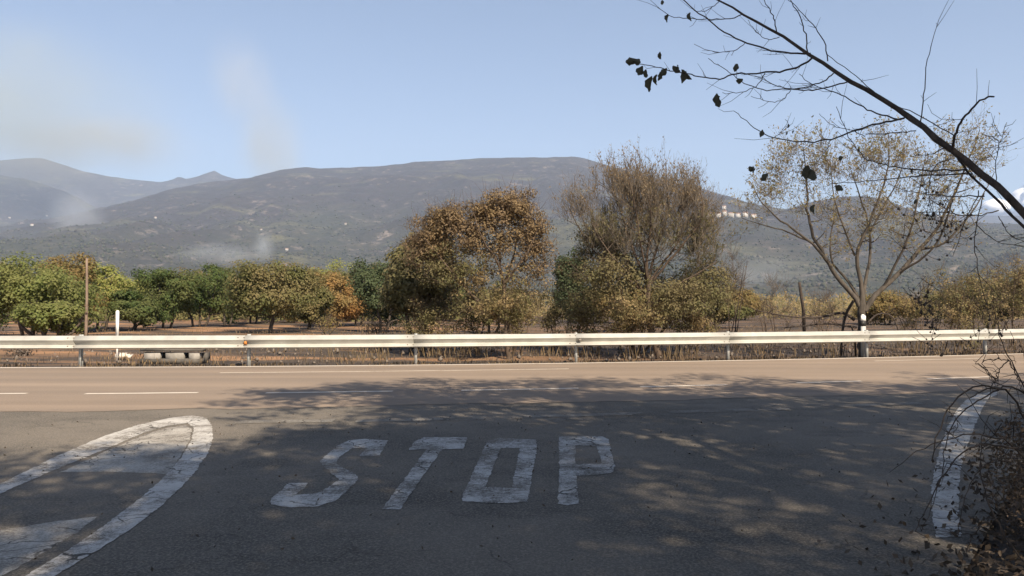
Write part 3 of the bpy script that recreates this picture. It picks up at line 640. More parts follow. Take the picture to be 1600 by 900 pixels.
lb = [z4(340, 520, 110, 100, 44, .9, None, 22.9), z4(580, 600, 130, 75, 44, .9, None, 22.9), z4(690, 560, 80, 90, 30, .9, None, 23.2), z4(430, 640, 120, 60, 30, .9, M_TANSHRUB, 22.9), z4(320, 420, 110, 95, 60, 1, None, 25.2), z4(260, 530, 90, 110, 44, .8, None, 25.2), z4(400, 520, 120, 110, 56, .9, None, 25.2), z4(560, 570, 130, 100, 56, .9, None, 25.2), z4(680, 540, 95, 90, 60, 1, None, 25.2), z4(460, 650, 230, 55, 60, .8, M_TANSHRUB, 25.2)]
make_tree('olive_leaved_tree', 'olive green leafy tree under and behind the tall bare tree', G3, st, lb, M_BARK_BROWN, M_OLIVELEAF, 0.32, 70, (0.078, 0.044), 4, 0.45, up=0.5, br_r=0.018, twig_r=0.005, leaf_up=0.3, seed=53, base=(*f4s([(440, 815)], 25.2)[0][:2], -0.05), vis=(0.3, 1.0))
# open forked tree at right
f5 = lambda x, y: (1120 + x / 2.1437, 180 + y / 2.1437)
D5 = 23.2
p5 = lambda *pts: path(pts, D5, f=f5)
st = [(p5((488, 812), (488, 740), (487, 680), (484, 620)), 0.125, 0.105),
      (p5((478, 640), (455, 595), (405, 555), (370, 490, .1), (320, 400, .2), (302, 320, .2), (305, 230, .2), (290, 110, .1)), 0.075, 0.012),
      (p5((370, 490), (325, 430, -.2), (245, 375, -.4), (160, 310, -.6), (110, 220, -.6)), 0.045, 0.009),
      (p5((325, 430), (240, 390, .2), (160, 370, .4), (85, 345, .5)), 0.03, 0.008),
      (p5((482, 630), (450, 565, .2), (385, 500, .5), (378, 420, .6), (400, 300, .8)), 0.05, 0.009),
      (p5((485, 620), (482, 540), (462, 470, -.1), (515, 355, -.2), (548, 270, -.3), (580, 150, -.3), (575, 60, -.3)), 0.065, 0.01),
      (p5((462, 470), (430, 390, -.4), (390, 280, -.6), (380, 150, -.6)), 0.03, 0.009),
      (p5((490, 620), (500, 530, .3), (515, 470, .5), (515, 390, .6), (490, 300, .8), (445, 170, .9)), 0.055, 0.01),
      (p5((515, 390), (560, 300, .7), (620, 200, .8), (630, 90, .8)), 0.03, 0.009),
      (p5((495, 655), (560, 572), (620, 522, .1), (685, 450, .2), (735, 385, .2), (780, 300, .3), (850, 130, .3), (880, 50, .3)), 0.08, 0.012),
      (p5((685, 450), (760, 435, -.3), (810, 380, -.5), (880, 290, -.6), (930, 190, -.6)), 0.035, 0.009),
      (p5((620, 522), (700, 475, -.5), (760, 400, -.9), (800, 240, -1)), 0.035, 0.009),
      (p5((560, 572), (620, 460, -.4), (660, 360, -.7), (690, 200, -.8), (700, 120, -.8)), 0.04, 0.009)]
z5 = lambda x, y, hw, hh, n, lf=1.0: zone(*f5(x, y), D5, hw / 2.1437, hh / 2.1437, n, lf)
lb = [z5(290, 165, 130, 105, 56, 1), z5(190, 250, 100, 95, 40, .9), z5(580, 140, 120, 115, 58, 1), z5(450, 190, 120, 100, 44, .8), z5(820, 160, 125, 140, 66, 1), z5(700, 250, 130, 130, 54, .8), z5(500, 330, 190, 120, 70, .8), z5(320, 320, 90, 90, 24, .6), z5(140, 330, 80, 55, 18, .5), z5(640, 400, 130, 90, 30, .5), z5(800, 370, 100, 80, 26, .5), z5(420, 420, 120, 80, 18, .5)]
make_tree('forked_open_tree', 'open forked grey tree with sparse yellowish leaves behind the delineator', G3, st, lb, M_BARK_GREY, M_PALELEAF, 0.30, 26, (0.075, 0.038), 8, 0.50, up=0.8, br_r=0.022, twig_r=0.0036, leaf_up=0.5, leaf_on_twig=True, seed=54, base=(*at(1347, 559, D5)[:2], -0.05), vis=(0.3, 1.0), trunk_k=9, twigmat=M_TWIG_PINK)

# shrubs
def shrub(label, group, px, D, py, hw, hh, n, leafmat, seed, lf=1.0, ntwig=6, tl=0.4, nst=5, bark=None, up=0.8, nleaf=54, leaf=(0.072, 0.042)):
    s = D / F; c = at(px, py, D); b = np.array((c[0], D, -0.1)); r = np.random.default_rng(seed)
    stems = []
    for k in range(nst):
        e = c + np.array((r.uniform(-.8, .8) * hw * s, r.uniform(-.6, .6) * hw * s, r.uniform(0, .7) * hh * s))
        b2 = b + np.array((r.uniform(-.3, .3) * hw * s, r.uniform(-.3, .3) * hw * s, 0))
        stems.append((np.array([b2, b2 * 0.6 + e * 0.4 + np.array((0, 0, 0.12)), e]), 0.022, 0.007))
    return make_tree('shrub', label, group, stems, [(c, (hw * s, hw * s * 0.7, hh * s), n, lf)], bark or M_BARK_BROWN, leafmat, 0.26, nleaf, leaf, ntwig, tl, up=up, br_r=0.012, twig_r=0.004, leaf_up=0.4, seed=seed, base=b, vis=(0.15, 1.0), trunk_k=5, category='shrub')
G4 = 'scorched shrubs behind the guard rail'
shrub('wide tan scorched shrub at the foot of the olive bushy tree', G4, 672, 24.5, 500, 64, 40, 60, M_TANSHRUB, 60)
shrub('tan shrub between olive bushy tree and brown tree trunk', G4, 738, 25.5, 482, 50, 46, 52, M_TANSHRUB, 61)
shrub('yellow brown leafy shrub round the brown tree trunk', G4, 806, 24.2, 494, 44, 40, 50, M_PALELEAF, 62)
shrub('olive shrub right of the brown tree trunk', G4, 866, 26, 490, 40, 42, 40, M_OLIVELEAF, 63)
shrub('grey green shrub left of the bare tree trunk', G4, 912, 24.6, 494, 42, 40, 40, M_OLIVELEAF, 64)
shrub('tan leafy shrub in front of the bare tree trunk', G4, 985, 24.4, 502, 54, 36, 46, M_TANSHRUB, 65)
shrub('tan shrub right of the bare tree trunk', G4, 1078, 24.8, 500, 56, 38, 46, M_TANSHRUB, 66)
shrub('big brownish olive shrub at the right behind the rail', G4, 1500, 25.5, 478, 66, 68, 90, M_TANSHRUB, 67, .9, 9, 0.5)
shrub('olive brown shrub at the right picture edge behind the rail', G4, 1592, 27, 462, 70, 80, 90, M_TANSHRUB, 68, .9, 9, 0.5)
shrub('brown shrub right of the forked tree trunk', G4, 1425, 28, 490, 46, 46, 40, M_TANSHRUB, 69, .5, 10, 0.5)
shrub('bare burnt shrub left of the wooden stake', G4, 1205, 30, 478, 34, 42, 26, M_BROWNLEAF, 70, .12, 14, 0.55)
shrub('bare burnt shrub between the wooden stake and forked tree', G4, 1285, 31, 484, 36, 36, 26, M_BROWNLEAF, 71, .12, 14, 0.5)
shrub('leafless grey shrub right of the tall bare tree', G4, 1145, 29, 440, 26, 60, 24, M_BROWNLEAF, 72, .1, 14, 0.6)
shrub('small rusty burnt shrub under the drooping oak', G4, 512, 30, 508, 30, 12, 14, M_BROWNOAK, 73, .5, 8, 0.3)
shrub('low burnt shrub left of the wide tan shrub', G4, 585, 27, 512, 34, 14, 16, M_BROWNLEAF, 74, .4, 10, 0.3)
shrub('low dark burnt shrub behind the rail at far left', G4, 30, 23.5, 553, 22, 10, 10, M_BURNT, 75, .6, 10, 0.2)
# far low woodland that reads as one mass under and behind the oaks
def mass(name, label, n, xr, dr, ytop, mat, seed, size):
    r_ = np.random.default_rng(seed); D_ = r_.uniform(*dr, n); px = r_.uniform(*xr, n)
    hgt = (ytop[0] + (ytop[1] - ytop[0]) * vnoise(px / 34, D_ / 9, seed)); top = HC + (475 - hgt) / F * D_
    z = -.1 + np.maximum(.3, top) * r_.random(n) ** .8
    P_ = np.stack([(px - 800) / F * D_, D_, z], 1); g_ = Geo(); global RNG; RNG = np.random.default_rng(seed)
    g_.leaves(P_, size, size * .6, nrm=np.tile([0, -.5, .6], (n, 1))); link(name, g_.mesh(name), mat, kind='stuff', label=label)
mass('far_woodland', 'far low woodland reading as one dark band beneath the oak crowns', 26000, (-250, 760), (72, 110), (454, 482), M_OLIVEOAK, 41, .42)
mass('far_scrubland', 'far scorched scrub band across the field at right', 20000, (820, 1800), (80, 135), (452, 484), M_TANSHRUB, 42, .36)
# fallen limbs of the forked tree
RNG = np.random.default_rng(5)
def limb(label, pts, D, r0, r1, seed, nt=26, bark=M_BARK_DARK):
    P = smooth_path(np.array([at(x, y, D + (q[0] if q else 0)) for x, y, *q in pts]), 16)
    g = Geo(); g.tubes(P, np.linspace(r0, r1, 16), 6)
    r = np.random.default_rng(seed); k = r.integers(3, 16, nt); d = r.normal(size=(nt, 3)) + np.array((0, 0, .3)); d /= np.linalg.norm(d, axis=1, keepdims=True)
    L = r.uniform(.15, .6, (nt, 1)); A = P[k]; B = np.stack([A, A + d * L * .5 + r.normal(0, .04, (nt, 3)), A + d * L], 1)
    g.tubes(B, np.tile([.008, .006, .003], (nt, 1)), 4)
    return link('fallen_branch', g.mesh('fallen_branch', True), bark, label=label, cat='branch', group='fallen burnt branches')
limb('long charred branch drooping left from the forked tree foot', [(1335, 500), (1318, 486), (1290, 495), (1250, 497), (1205, 490), (1180, 484)], 24, .05, .015, 1)
limb('crooked charred branch left of the forked trunk reaching the ground', [(1334, 470), (1322, 488), (1316, 515), (1314, 556)], 23.8, .045, .03, 2, 10)
limb('thin charred branch arching right of the forked trunk', [(1355, 505), (1372, 488), (1395, 492), (1402, 512), (1408, 530)], 24.2, .03, .012, 3, 14)
limb('charred branch lying low left of the forked trunk', [(1338, 512), (1300, 505), (1262, 508), (1228, 512)], 25.5, .04, .015, 4)
limb('slim charred stem standing just left of the forked trunk', [(1337, 556), (1336, 530), (1330, 508)], 23.4, .03, .02, 6, 4)

# grass and charred stalks behind the rail
def blades(name, label, n, xr, yr, hmin, hmax, mat, seed, dens_seed, thr, w=0.012, zoff=-0.06):
    r = np.random.default_rng(seed)
    x = r.uniform(*xr, n); y = rail_y(x) + yr[0] + (yr[1] - yr[0]) * r.random(n) ** 1.2
    k = vnoise(x * 0.8, y * 0.8, dens_seed) + 0.5 * vnoise(x * 3, y * 3, dens_seed + 1) + 0.25 * r.random(n) > thr
    x, y = x[k], y[k]; n = len(x)
    h = r.uniform(hmin, hmax, n) * (0.6 + 0.8 * vnoise(x * 1.5, y * 1.5, dens_seed + 4)); az = r.uniform(0, 2 * PI, n); ln = r.uniform(0, .45, n) * h
    b = np.stack([x, y, np.full(n, zoff)], 1); t = b + np.stack([np.cos(az) * ln, np.sin(az) * ln, h], 1); s_ = np.stack([np.sin(az + 1), np.cos(az + 1), 0 * az], 1) * w
    md = b * .45 + t * .55 + np.array((0, 0, .02))
    V = np.stack([b - s_ * .6, b + s_ * .6, md + s_, t, md - s_], 1)
    i0 = np.arange(n)[:, None] * 5
    return link(name, mesh(name, V, np.concatenate([i0, i0 + 1, i0 + 2, i0 + 4], 1), np.concatenate([i0 + 4, i0 + 2, i0 + 3], 1)), mat, kind='stuff', label=label)
blades('dry_grass', 'dry brown grass and stalks along the ground behind the rail', 26000, (-30, 34), (0.5, 30), .03, .20, M_DRYGRASS, 1, 11, 1.02)
blades('charred_stalks', 'charred black stalks standing on the burnt verge', 16000, (-26, 32), (0.4, 18), .03, .16, M_BURNT, 2, 21, .9)
blades('verge_grass', 'short straw coloured grass along the far road edge', 9000, (-28, 32), (-0.12, 0.7), .03, .13, M_DRYGRASS, 3, 31, .75, .008)
blades('tall_dry_weeds', 'taller brown dry weeds in patches behind the rail', 9000, (-14, 30), (0.8, 6), .10, .50, M_WEED, 4, 51, 1.16, .009)
r = np.random.default_rng(9); N = 900
x = r.uniform(-24, 30, N); y = rail_y(x) + r.uniform(.3, 14, N); sz = r.uniform(.02, .09, N)[:, None, None]
V = np.stack([x, y, np.full(N, -.02)], 1)[:, None, :] + oct_[None] * sz * r.uniform(.6, 1.3, (N, 6, 1))
link('field_stones', mesh('field_stones', V, None, (np.arange(N)[:, None, None] * 6 + tf[None]).reshape(-1, 3)), plain('pale_stone', (.08, .065, .055), (.19, .16, .135), 9), kind='stuff', label='small pale stones scattered on the burnt verge')

# ------------------------------------------------------------------ guard rail
rail = empty('guard_rail', (0, float(rail_y(0)), 0), 'long galvanised guard rail along the far side of the road', 'guard rail')
px_ = list(POSTS[:, 0]); 
while px_[0] > -40: px_.insert(0, px_[0] - 3.95)
while px_[-1] < 50: px_.append(px_[-1] + 3.85)
PRO = [(0.0, -0.062), (0.010, -0.088), (0.018, -0.100), (0.026, -0.106), (0.034, -0.100), (0.088, -0.018), (0.096, -0.004), (0.104, -0.006), (0.198, -0.112), (0.208, -0.120), (0.218, -0.112), (0.298, -0.008), (0.310, 0.0)]
prof = np.array(PRO)
ZR = 0.430
for a_, b_ in zip(px_[:-1], px_[1:]):
    n = 7; xs = np.linspace(a_ - 0.16, b_ + 0.0, n); g = Geo(); yb = rail_y(xs) - 0.20
    dy = np.linspace(0.004, -0.004, n)
    out = np.stack([np.repeat(xs[:, None], len(prof), 1), yb[:, None] + dy[:, None] + prof[None, :, 1], ZR + np.repeat(prof[None, :, 0], n, 0)], 2)
    inn = out + np.array((0, 0.006, 0)); k = len(prof)
    V = np.concatenate([out.reshape(-1, 3), inn.reshape(-1, 3)]); o2 = n * k; Q = []
    for i_ in range(n - 1):
        for j_ in range(k - 1):
            p = i_ * k + j_; Q += [(p, p + k, p + k + 1, p + 1), (o2 + p, o2 + p + 1, o2 + p + k + 1, o2 + p + k)]
        for p in (i_ * k, i_ * k + k - 1): Q.append((p, o2 + p, o2 + p + k, p + k) if p % k == 0 else (p, p + k, o2 + p + k, o2 + p))
    for j_ in range(k - 1):
        p = j_; Q.append((p, p + 1, o2 + p + 1, o2 + p)); p = (n - 1) * k + j_; Q.append((p, o2 + p, o2 + p + 1, p + 1))
    me = mesh('rail_panel', V, Q); link('rail_panel', me, M_GALV, rail)
pg = Geo(); pg.box((0, 0, 0.30), (0.012, 0.10, 0.92)); pg.box((0.028, -0.046, 0.30), (0.055, 0.010, 0.919)); pg.box((0.028, 0.046, 0.30), (0.055, 0.010, 0.918))
POST_ME = pg.mesh('post')
pg = Geo(); pg.box((0, 0, 0), (0.10, 0.125, 0.20), top=0.98); BLOCK_ME = pg.mesh('spacer')
pg = Geo(); pg.tubes(np.array([(0, 0.004, 0), (0, -0.018, 0)]), np.array([.017, .015]), 6); BOLT_ME = pg.mesh('bolt')
for i_, x in enumerate(px_):
    y = float(rail_y(x)); link('post', POST_ME, M_GALV2, rail, loc=(x, y, 0)); 
    o = link('spacer', BLOCK_ME, M_GALV2, rail, loc=(x, y - 0.126, ZR + .155))
    for dx in (-.14, .0):
        for dz in (.258, .062):
            link('bolt', BOLT_ME, M_BOLT, rail, loc=(x + dx - 0.01, float(rail_y(x + dx)) - 0.20 - .060, ZR + dz))
pg = Geo(); pg.add([(-.045, 0, -.06), (.05, 0, -.06), (.01, -.01, .07), (-.045, .02, -.06), (.05, .02, -.06), (.01, .02, .07)], [(0, 1, 4, 3), (1, 2, 5, 4), (2, 0, 3, 5)], [(0, 2, 1), (3, 4, 5)])
PL = pg.mesh('reflector')
link('reflector', PL, M_RUST, rail, 'small orange rusty reflector on the rail', loc=(px_[px_.index(POSTS[1, 0])] + 0.02, float(rail_y(POSTS[1, 0])) - .275, ZR + .155))
pg = Geo(); pg.box((0, 0, 0), (.10, .02, .08), jit=.006)
link('reflector', pg.mesh('reflector'), M_BOLT, rail, 'small dark reflector on the rail near the bare tree', loc=(POSTS[3, 0] + .1, float(rail_y(POSTS[3, 0] + .1)) - .275, ZR + .155))

# ------------------------------------------------------------------ posts, markers, culvert
b = at(183, 560, 22.0); mk_ = empty('marker_post', (b[0], b[1], -0.05), 'tall thin white marker post standing behind the rail at left', 'marker post')
g = Geo(); g.tubes(np.array([(b[0], b[1], -.08), (b[0], b[1], .62)]), np.array([.022, .022]), 8); link('pole', g.mesh('pole', False), M_WHITE, mk_)
g = Geo(); g.box((b[0], b[1], .95), (.078, .04, .70)); g.box((b[0], b[1], 1.31), (.074, .036, .03), top=.6); g.box((b[0], b[1], .58), (.06, .05, .06), top=1.5); link('board', g.mesh('board'), M_WHITE, mk_)
g = Geo(); b = at(134, 528, 34.0); tp = at(135.5, 404, 34.0); P = resample([(b[0], 34, -.1), tuple((b + tp) / 2 + np.array((.03, 0, 0))), tuple(tp)], 8)
g.tubes(P, np.linspace(.068, .045, 8), 8); link('wooden_pole', g.mesh('wooden_pole', False), M_WOODPOLE, label='bare weathered wooden pole between the green trees at left', cat='pole')
g = Geo(); P = resample([at(1257, 496, 32), at(1249, 441, 32)], 6); P[0, 2] = -.1; g.tubes(P, np.linspace(.07, .055, 6), 8); link('wooden_stake', g.mesh('wooden_stake', False), M_BARK_DARK, label='dark wooden stake leaning left in the field left of the forked tree', cat='stake')
b = at(1355, 555, 22.75); b[1] = float(rail_y(b[0])) - .12
dl = empty('delineator', (b[0], b[1] + .3, -.02), 'small black and white delineator post standing behind the rail', 'delineator')
g = Geo(); g.box((b[0], b[1] + .3, .42), (.13, .05, .90)); link('shaft', g.mesh('shaft'), M_GALV2, dl)
g = Geo(); g.box((b[0], b[1] + .3, .94), (.132, .056, .15)); link('black_band', g.mesh('black_band'), M_BLACK, dl)
g = Geo(); g.box((b[0], b[1] + .3, 1.09), (.13, .054, .146), top=.96); g.box((b[0] - .01, b[1] + .3, 1.18), (.10, .05, .04), top=.6); link('white_cap', g.mesh('white_cap'), M_WHITE, dl)
# culvert
c0 = gnd(270, 566); cv = empty('concrete_culvert', (c0[0], c0[1] + 1.0, -.05), 'low broken grey concrete culvert wall under the rail at left', 'culvert'); RNG = np.random.default_rng(3)
yc = c0[1] + 0.75
for x0, x1, h in ((228, 252, .25), (262, 289, .25), (298, 313, .25)):
    a_, b_ = at(x0, 560, yc), at(x1, 560, yc); g = Geo(); g.box(((a_[0] + b_[0]) / 2, yc, h / 2 - .05), (b_[0] - a_[0], .22, h), jit=.005); link('concrete_block', g.mesh('concrete_block'), M_CONC, cv)
g = Geo(); a_, b_ = at(222, 560, yc), at(318, 560, yc); g.box(((a_[0] + b_[0]) / 2, yc - .01, -.02), (b_[0] - a_[0], .24, .14), jit=.006); g.box(((a_[0] + b_[0]) / 2, yc + .02, .275), (b_[0] - a_[0], .30, .06), jit=.005); g.box(((a_[0] + b_[0]) / 2, yc + .32, .06), (b_[0] - a_[0], .3, .26), jit=.015); link('back_wall', g.mesh('back_wall'), plain('dark_concrete', (.05, .045, .04), (.11, .10, .09), 6), cv)  # plinth, slab and wall behind the gaps, darker than the blocks
for k, (px, py, s_) in enumerate(((190, 555, .16), (197, 558, .13), (203, 561, .10))):
    q = at(px, py, 22.6); g = Geo(); g.box((q[0], q[1], max(.03, q[2])), (s_ * 1.5, s_, s_ * .7), rz=k * .7, jit=.025)
    link('rubble_block', g.mesh('rubble_block'), plain('white_rubble%d' % k, (.45, .40, .34), (.62, .56, .48), 8), label=('largest', 'middle', 'smallest')[k] + ' of the pale rubble blocks right of the white marker', cat='rubble', group='rubble blocks by the marker')

# ------------------------------------------------------------------ houses on the hills
M_HWALL = plain('whitewashed_wall', (.34, .33, .31), (.42, .40, .37), .3); M_HROOF = plain('clay_roof', (.24, .13, .09), (.34, .19, .13), .4); M_HWIN = plain('dark_window', (.03, .03, .035), (.05, .05, .055), 2, .3)
def house(label, group, px, py, w, h, d, rz):
    qs = np.linspace(1150, 6900, 1500); ps = np.array([at(px, py, q) for q in qs])   # where the line of sight meets the slope
    hit = np.nonzero(terrain_z(ps[:, 0], ps[:, 1]) >= ps[:, 2])[0]
    D = qs[hit[0]] if len(hit) else None
    if D is None: D = 3000
    p = at(px, py, D); z = float(terrain_z(np.array([p[0]]), np.array([p[1]]))[0])
    o = empty('house', (p[0], p[1], z), label, 'house', group); ca, sa = math.cos(rz), math.sin(rz)
    g = Geo(); g.box((p[0], p[1], z + h / 2 - 3), (w, d, h + 6), rz); link('wall', g.mesh('wall'), M_HWALL, o)
    L = np.array([(-w / 2 - .6, -d / 2 - .6, 0), (w / 2 + .6, -d / 2 - .6, 0), (w / 2 + .6, d / 2 + .6, 0), (-w / 2 - .6, d / 2 + .6, 0), (-w / 2 - .6, 0, h * .32), (w / 2 + .6, 0, h * .32)])
    L = np.stack([L[:, 0] * ca - L[:, 1] * sa, L[:, 0] * sa + L[:, 1] * ca, L[:, 2]], 1) + np.array((p[0], p[1], z + h + .02))
    g = Geo(); g.add(L, [(0, 1, 5, 4), (2, 3, 4, 5), (0, 3, 2, 1)], [(1, 2, 5), (3, 0, 4)]); link('roof', g.mesh('roof'), M_HROOF, o)
    for k in range(max(2, int(w / 6))):
        xw = -w / 2 + (k + .5) * w / max(2, int(w / 6)); g = Geo(); g.box((p[0] + xw * ca + (d / 2 + .02) * sa, p[1] + xw * sa - (d / 2 + .02) * ca, z + h * .55), (1.4, .2, 1.7), rz); link('window', g.mesh('window'), M_HWIN, o)
G5 = 'white houses of the hill village'
for px, py, w, h, lb in ((1092, 341, 14, 8, 'leftmost white house of the hill village behind the bare tree'), (1103, 340, 17, 10, 'second white house of the hill village from its left end'), (1112, 338, 13, 9, 'white house left of the long one in the hill village'), (1122, 339, 20, 10, 'long white house in the middle of the hill village'), (1132, 337, 12, 12, 'tall narrow white house in the middle of the hill village'), (1142, 338, 18, 9, 'white house right of the tall narrow one in the hill village'), (1153, 339, 15, 9, 'third white house from the right end of the hill village'), (1164, 338, 16, 10, 'second white house from the right end of the hill village'), (1177, 340, 18, 9, 'rightmost white house of the hill village'), (1131, 327, 14, 9, 'lone white house above the hill village')):
    house(lb, G5, px, py, w, h, 10, .15 * math.sin(px))
G6 = 'scattered farmhouses on the slopes'
for px, py, w, lb in ((15, 341, 17, 'white farmhouse nearest the left edge on the far slope'), (50, 352, 18, 'white farmhouse above the green tree at left'), (73, 338, 14, 'small white farmhouse left of the blue smoke'), (448, 391, 14, 'white farmhouse right of the low blue smoke'), (408, 360, 10, 'small pale farmhouse upslope of the low blue smoke'), (243, 341, 12, 'small farmhouse on the dark spur'), (540, 351, 10, 'small farmhouse on the slope left of the brown tree')):
    house(lb, G6, px, py, w * .62, 4.5, 7, .3 * math.sin(px))

# ------------------------------------------------------------------ foreground: overhanging branch
f6 = lambda x, y: (960 + x / 2.25, y / 2.25)
def w6(pts, d0, d1):
    n = len(pts); return np.array([at(*f6(x, y), d0 + (d1 - d0) * i / max(1, n - 1)) for i, (x, y) in enumerate(pts)])
def rpx(t, D): return t / 2.25 / F * D / 2          # zoomed thickness -> radius
ov = empty('overhanging_tree', (3.9, 3.1, 0.0), 'dark scorched tree leaning in from the right edge over the road', 'tree')
def sub(name, pts, d0, d1, t0, t1, k=5, n=None):
    P = smooth_path(w6(pts, d0, d1), n or max(8, 4 * len(pts))); r_ = np.random.default_rng(int(pts[0][0] + pts[0][1]))
    R = np.linspace(rpx(t0, d0), rpx(t1, d1), len(P))
    P[1:-1] += r_.normal(0, 0.0022, P[1:-1].shape)
    g = Geo(); g.tubes(P, R, k); return P, link(name, g.mesh(name, True), M_BARK_DARK, ov)
stem = w6([(1440, 750), (1330, 640), (1200, 535), (1075, 440), (1010, 395), (830, 280), (690, 195), (570, 115), (450, 50), (360, 0), (250, -60)], 3.2, 4.3)
stem = np.concatenate([[np.array((3.95, 3.05, -.1)), np.array((3.85, 3.05, .5)), np.array((3.35, 3.1, 1.05)), at(1760, 500, 3.12)], stem])
Pm = smooth_path(stem, 60); Rm = np.interp(np.linspace(0, 1, 60), [0, .22, .42, .55, .68, .8, .9, 1], [.05, .034, rpx(34, 3.2), rpx(27, 3.4), rpx(20, 3.6), rpx(13, 3.9), rpx(8, 4.1), rpx(4, 4.3)])
Pm[1:-1] += np.random.default_rng(4).normal(0, .003, Pm[1:-1].shape)
Rm = Rm * (1 + .22 * (np.random.default_rng(8).random(60) - .4) ** 3 * 8 * .5)
g = Geo(); g.tubes(Pm, Rm, 8); link('trunk', g.mesh('trunk', True), M_BARK_DARK, ov)
BR6 = [([(1560, 900), (1440, 800), (1330, 690), (1240, 600), (1190, 530)], 3.15, 3.5, 12, 7), ([(690, 188), (580, 185), (460, 150), (380, 110), (300, 50), (230, -10)], 3.95, 4.0, 7, 4), ([(460, 150), (420, 185), (340, 185), (280, 155)], 3.97, 3.9, 3, 1.6),
       ([(693, 206), (660, 235), (590, 250), (480, 258), (400, 262), (370, 283), (260, 262), (190, 245), (100, 225), (60, 220)], 3.95, 3.7, 7.5, 2.5), ([(825, 285), (780, 300), (700, 318), (610, 312), (520, 320), (440, 285), (380, 235), (330, 205)], 3.8, 4.1, 5.5, 2), ([(620, 318), (590, 355), (540, 358), (480, 338)], 3.95, 3.9, 3, 1.6),
       ([(770, 258), (730, 292), (640, 318), (560, 300), (520, 270), (470, 262)], 3.85, 3.6, 5, 2), ([(530, 258), (510, 300), (450, 328), (380, 325)], 3.85, 3.8, 3.5, 1.8), ([(1020, 415), (920, 435), (820, 470), (750, 495), (640, 500), (560, 485), (500, 455), (420, 390)], 3.6, 3.9, 7.5, 2.2), ([(560, 485), (620, 440), (600, 420)], 3.85, 3.9, 2, 1.5),
       ([(1240, 597), (1060, 600), (980, 585), (900, 570), (850, 530), (810, 450), (780, 375)], 3.4, 3.1, 6, 2), ([(1260, 612), (1100, 615), (1000, 625), (880, 640), (760, 645)], 3.4, 3.9, 5.5, 2), ([(1300, 690), (1150, 690), (1020, 670)], 3.3, 3.0, 5, 2), ([(1000, 420), (900, 395), (830, 350), (770, 320), (690, 300), (650, 260)], 3.62, 4.0, 6, 2),
       ([(1075, 432), (1090, 320), (1100, 200), (1140, 70)], 3.55, 3.5, 4.5, 1.8), ([(1190, 525), (1198, 460), (1240, 400), (1290, 345), (1335, 340)], 3.42, 3.2, 10, 6), ([(680, 185), (670, 90), (620, 0), (600, -30)], 3.95, 4.0, 5, 2.5), ([(750, 215), (740, 150), (690, 70), (610, 0)], 3.88, 3.8, 4.5, 2), ([(570, 110), (560, 60), (520, -10)], 4.05, 4.1, 4.5, 2.5), ([(1340, 645), (1340, 540), (1380, 430)], 3.28, 3.3, 3.5, 1.6), ([(1362, 480), (1325, 435)], 3.3, 3.3, 2, 1.4),
       ([(745, 190), (850, 270), (940, 350), (1100, 420), (1200, 480)], 3.85, 3.5, 2.5, 4), ([(450, 50), (400, 68), (290, 68), (200, 60), (150, 25)], 4.1, 4.0, 4, 2), ([(370, 0), (330, 38), (290, 40)], 4.18, 4.1, 3, 2), ([(580, 130), (540, 142), (490, 105), (470, 70)], 4.05, 4.0, 3, 1.5), ([(760, 490), (740, 540), (700, 580)], 3.7, 3.7, 3, 1.5), ([(880, 480), (840, 460), (760, 440), (720, 400)], 3.6, 3.5, 3, 1.5), ([(1060, 460), (960, 470), (880, 475)], 3.55, 3.4, 4, 2),
       ([(1290, 470), (1350, 490), (1355, 530), (1300, 560)], 3.3, 3.2, 2.5, 1.5), ([(1230, 420), (1150, 420)], 3.35, 3.3, 2.5, 1.5), ([(1280, 520), (1350, 520)], 3.3, 3.3, 2.5, 1.5), ([(1350, 740), (1250, 765), (1130, 740), (1040, 760)], 3.2, 3.0, 4.5, 2), ([(1280, 670), (1230, 780), (1190, 900)], 3.25, 3.1, 4, 2), ([(1300, 680), (1270, 780), (1265, 900), (1300, 1050), (1330, 1150)], 3.2, 3.0, 4, 2), ([(1270, 780), (1330, 850), (1440, 865)], 3.15, 3.1, 3.5, 2), ([(1350, 760), (1390, 830), (1440, 850)], 3.1, 3.1, 3, 2), ([(1180, 560), (1120, 580), (1100, 680), (1130, 760)], 3.4, 3.2, 4, 2), ([(1160, 520), (1100, 550), (1050, 540)], 3.45, 3.3, 4, 2), ([(1190, 700), (1160, 800), (1170, 860)], 3.25, 3.2, 3, 1.6)]
r = np.random.default_rng(66); tg = Geo()
for pts, d0, d1, t0, t1 in BR6:
    P, _ = sub('branch', pts, d0, d1, t0, t1)
    nt = max(3, int(len(P) / 3))
    for k in r.integers(2, len(P), nt):
        d = r.normal(size=3); d[1] *= .6; d /= np.linalg.norm(d); tng = P[k] - P[k - 1]; tng /= np.linalg.norm(tng) + 1e-9; d = d * .7 + tng * .8
        L = r.uniform(.03, .13); tg.tubes(np.array([P[k], P[k] + d * L * .5 + r.normal(0, .006, 3), P[k] + d * L + np.array((0, 0, .012))]), np.array([.0014, .0011, .0007]), 3)
link('twigs', tg.mesh('twigs'), M_BARK_DARK, ov, kind='stuff')
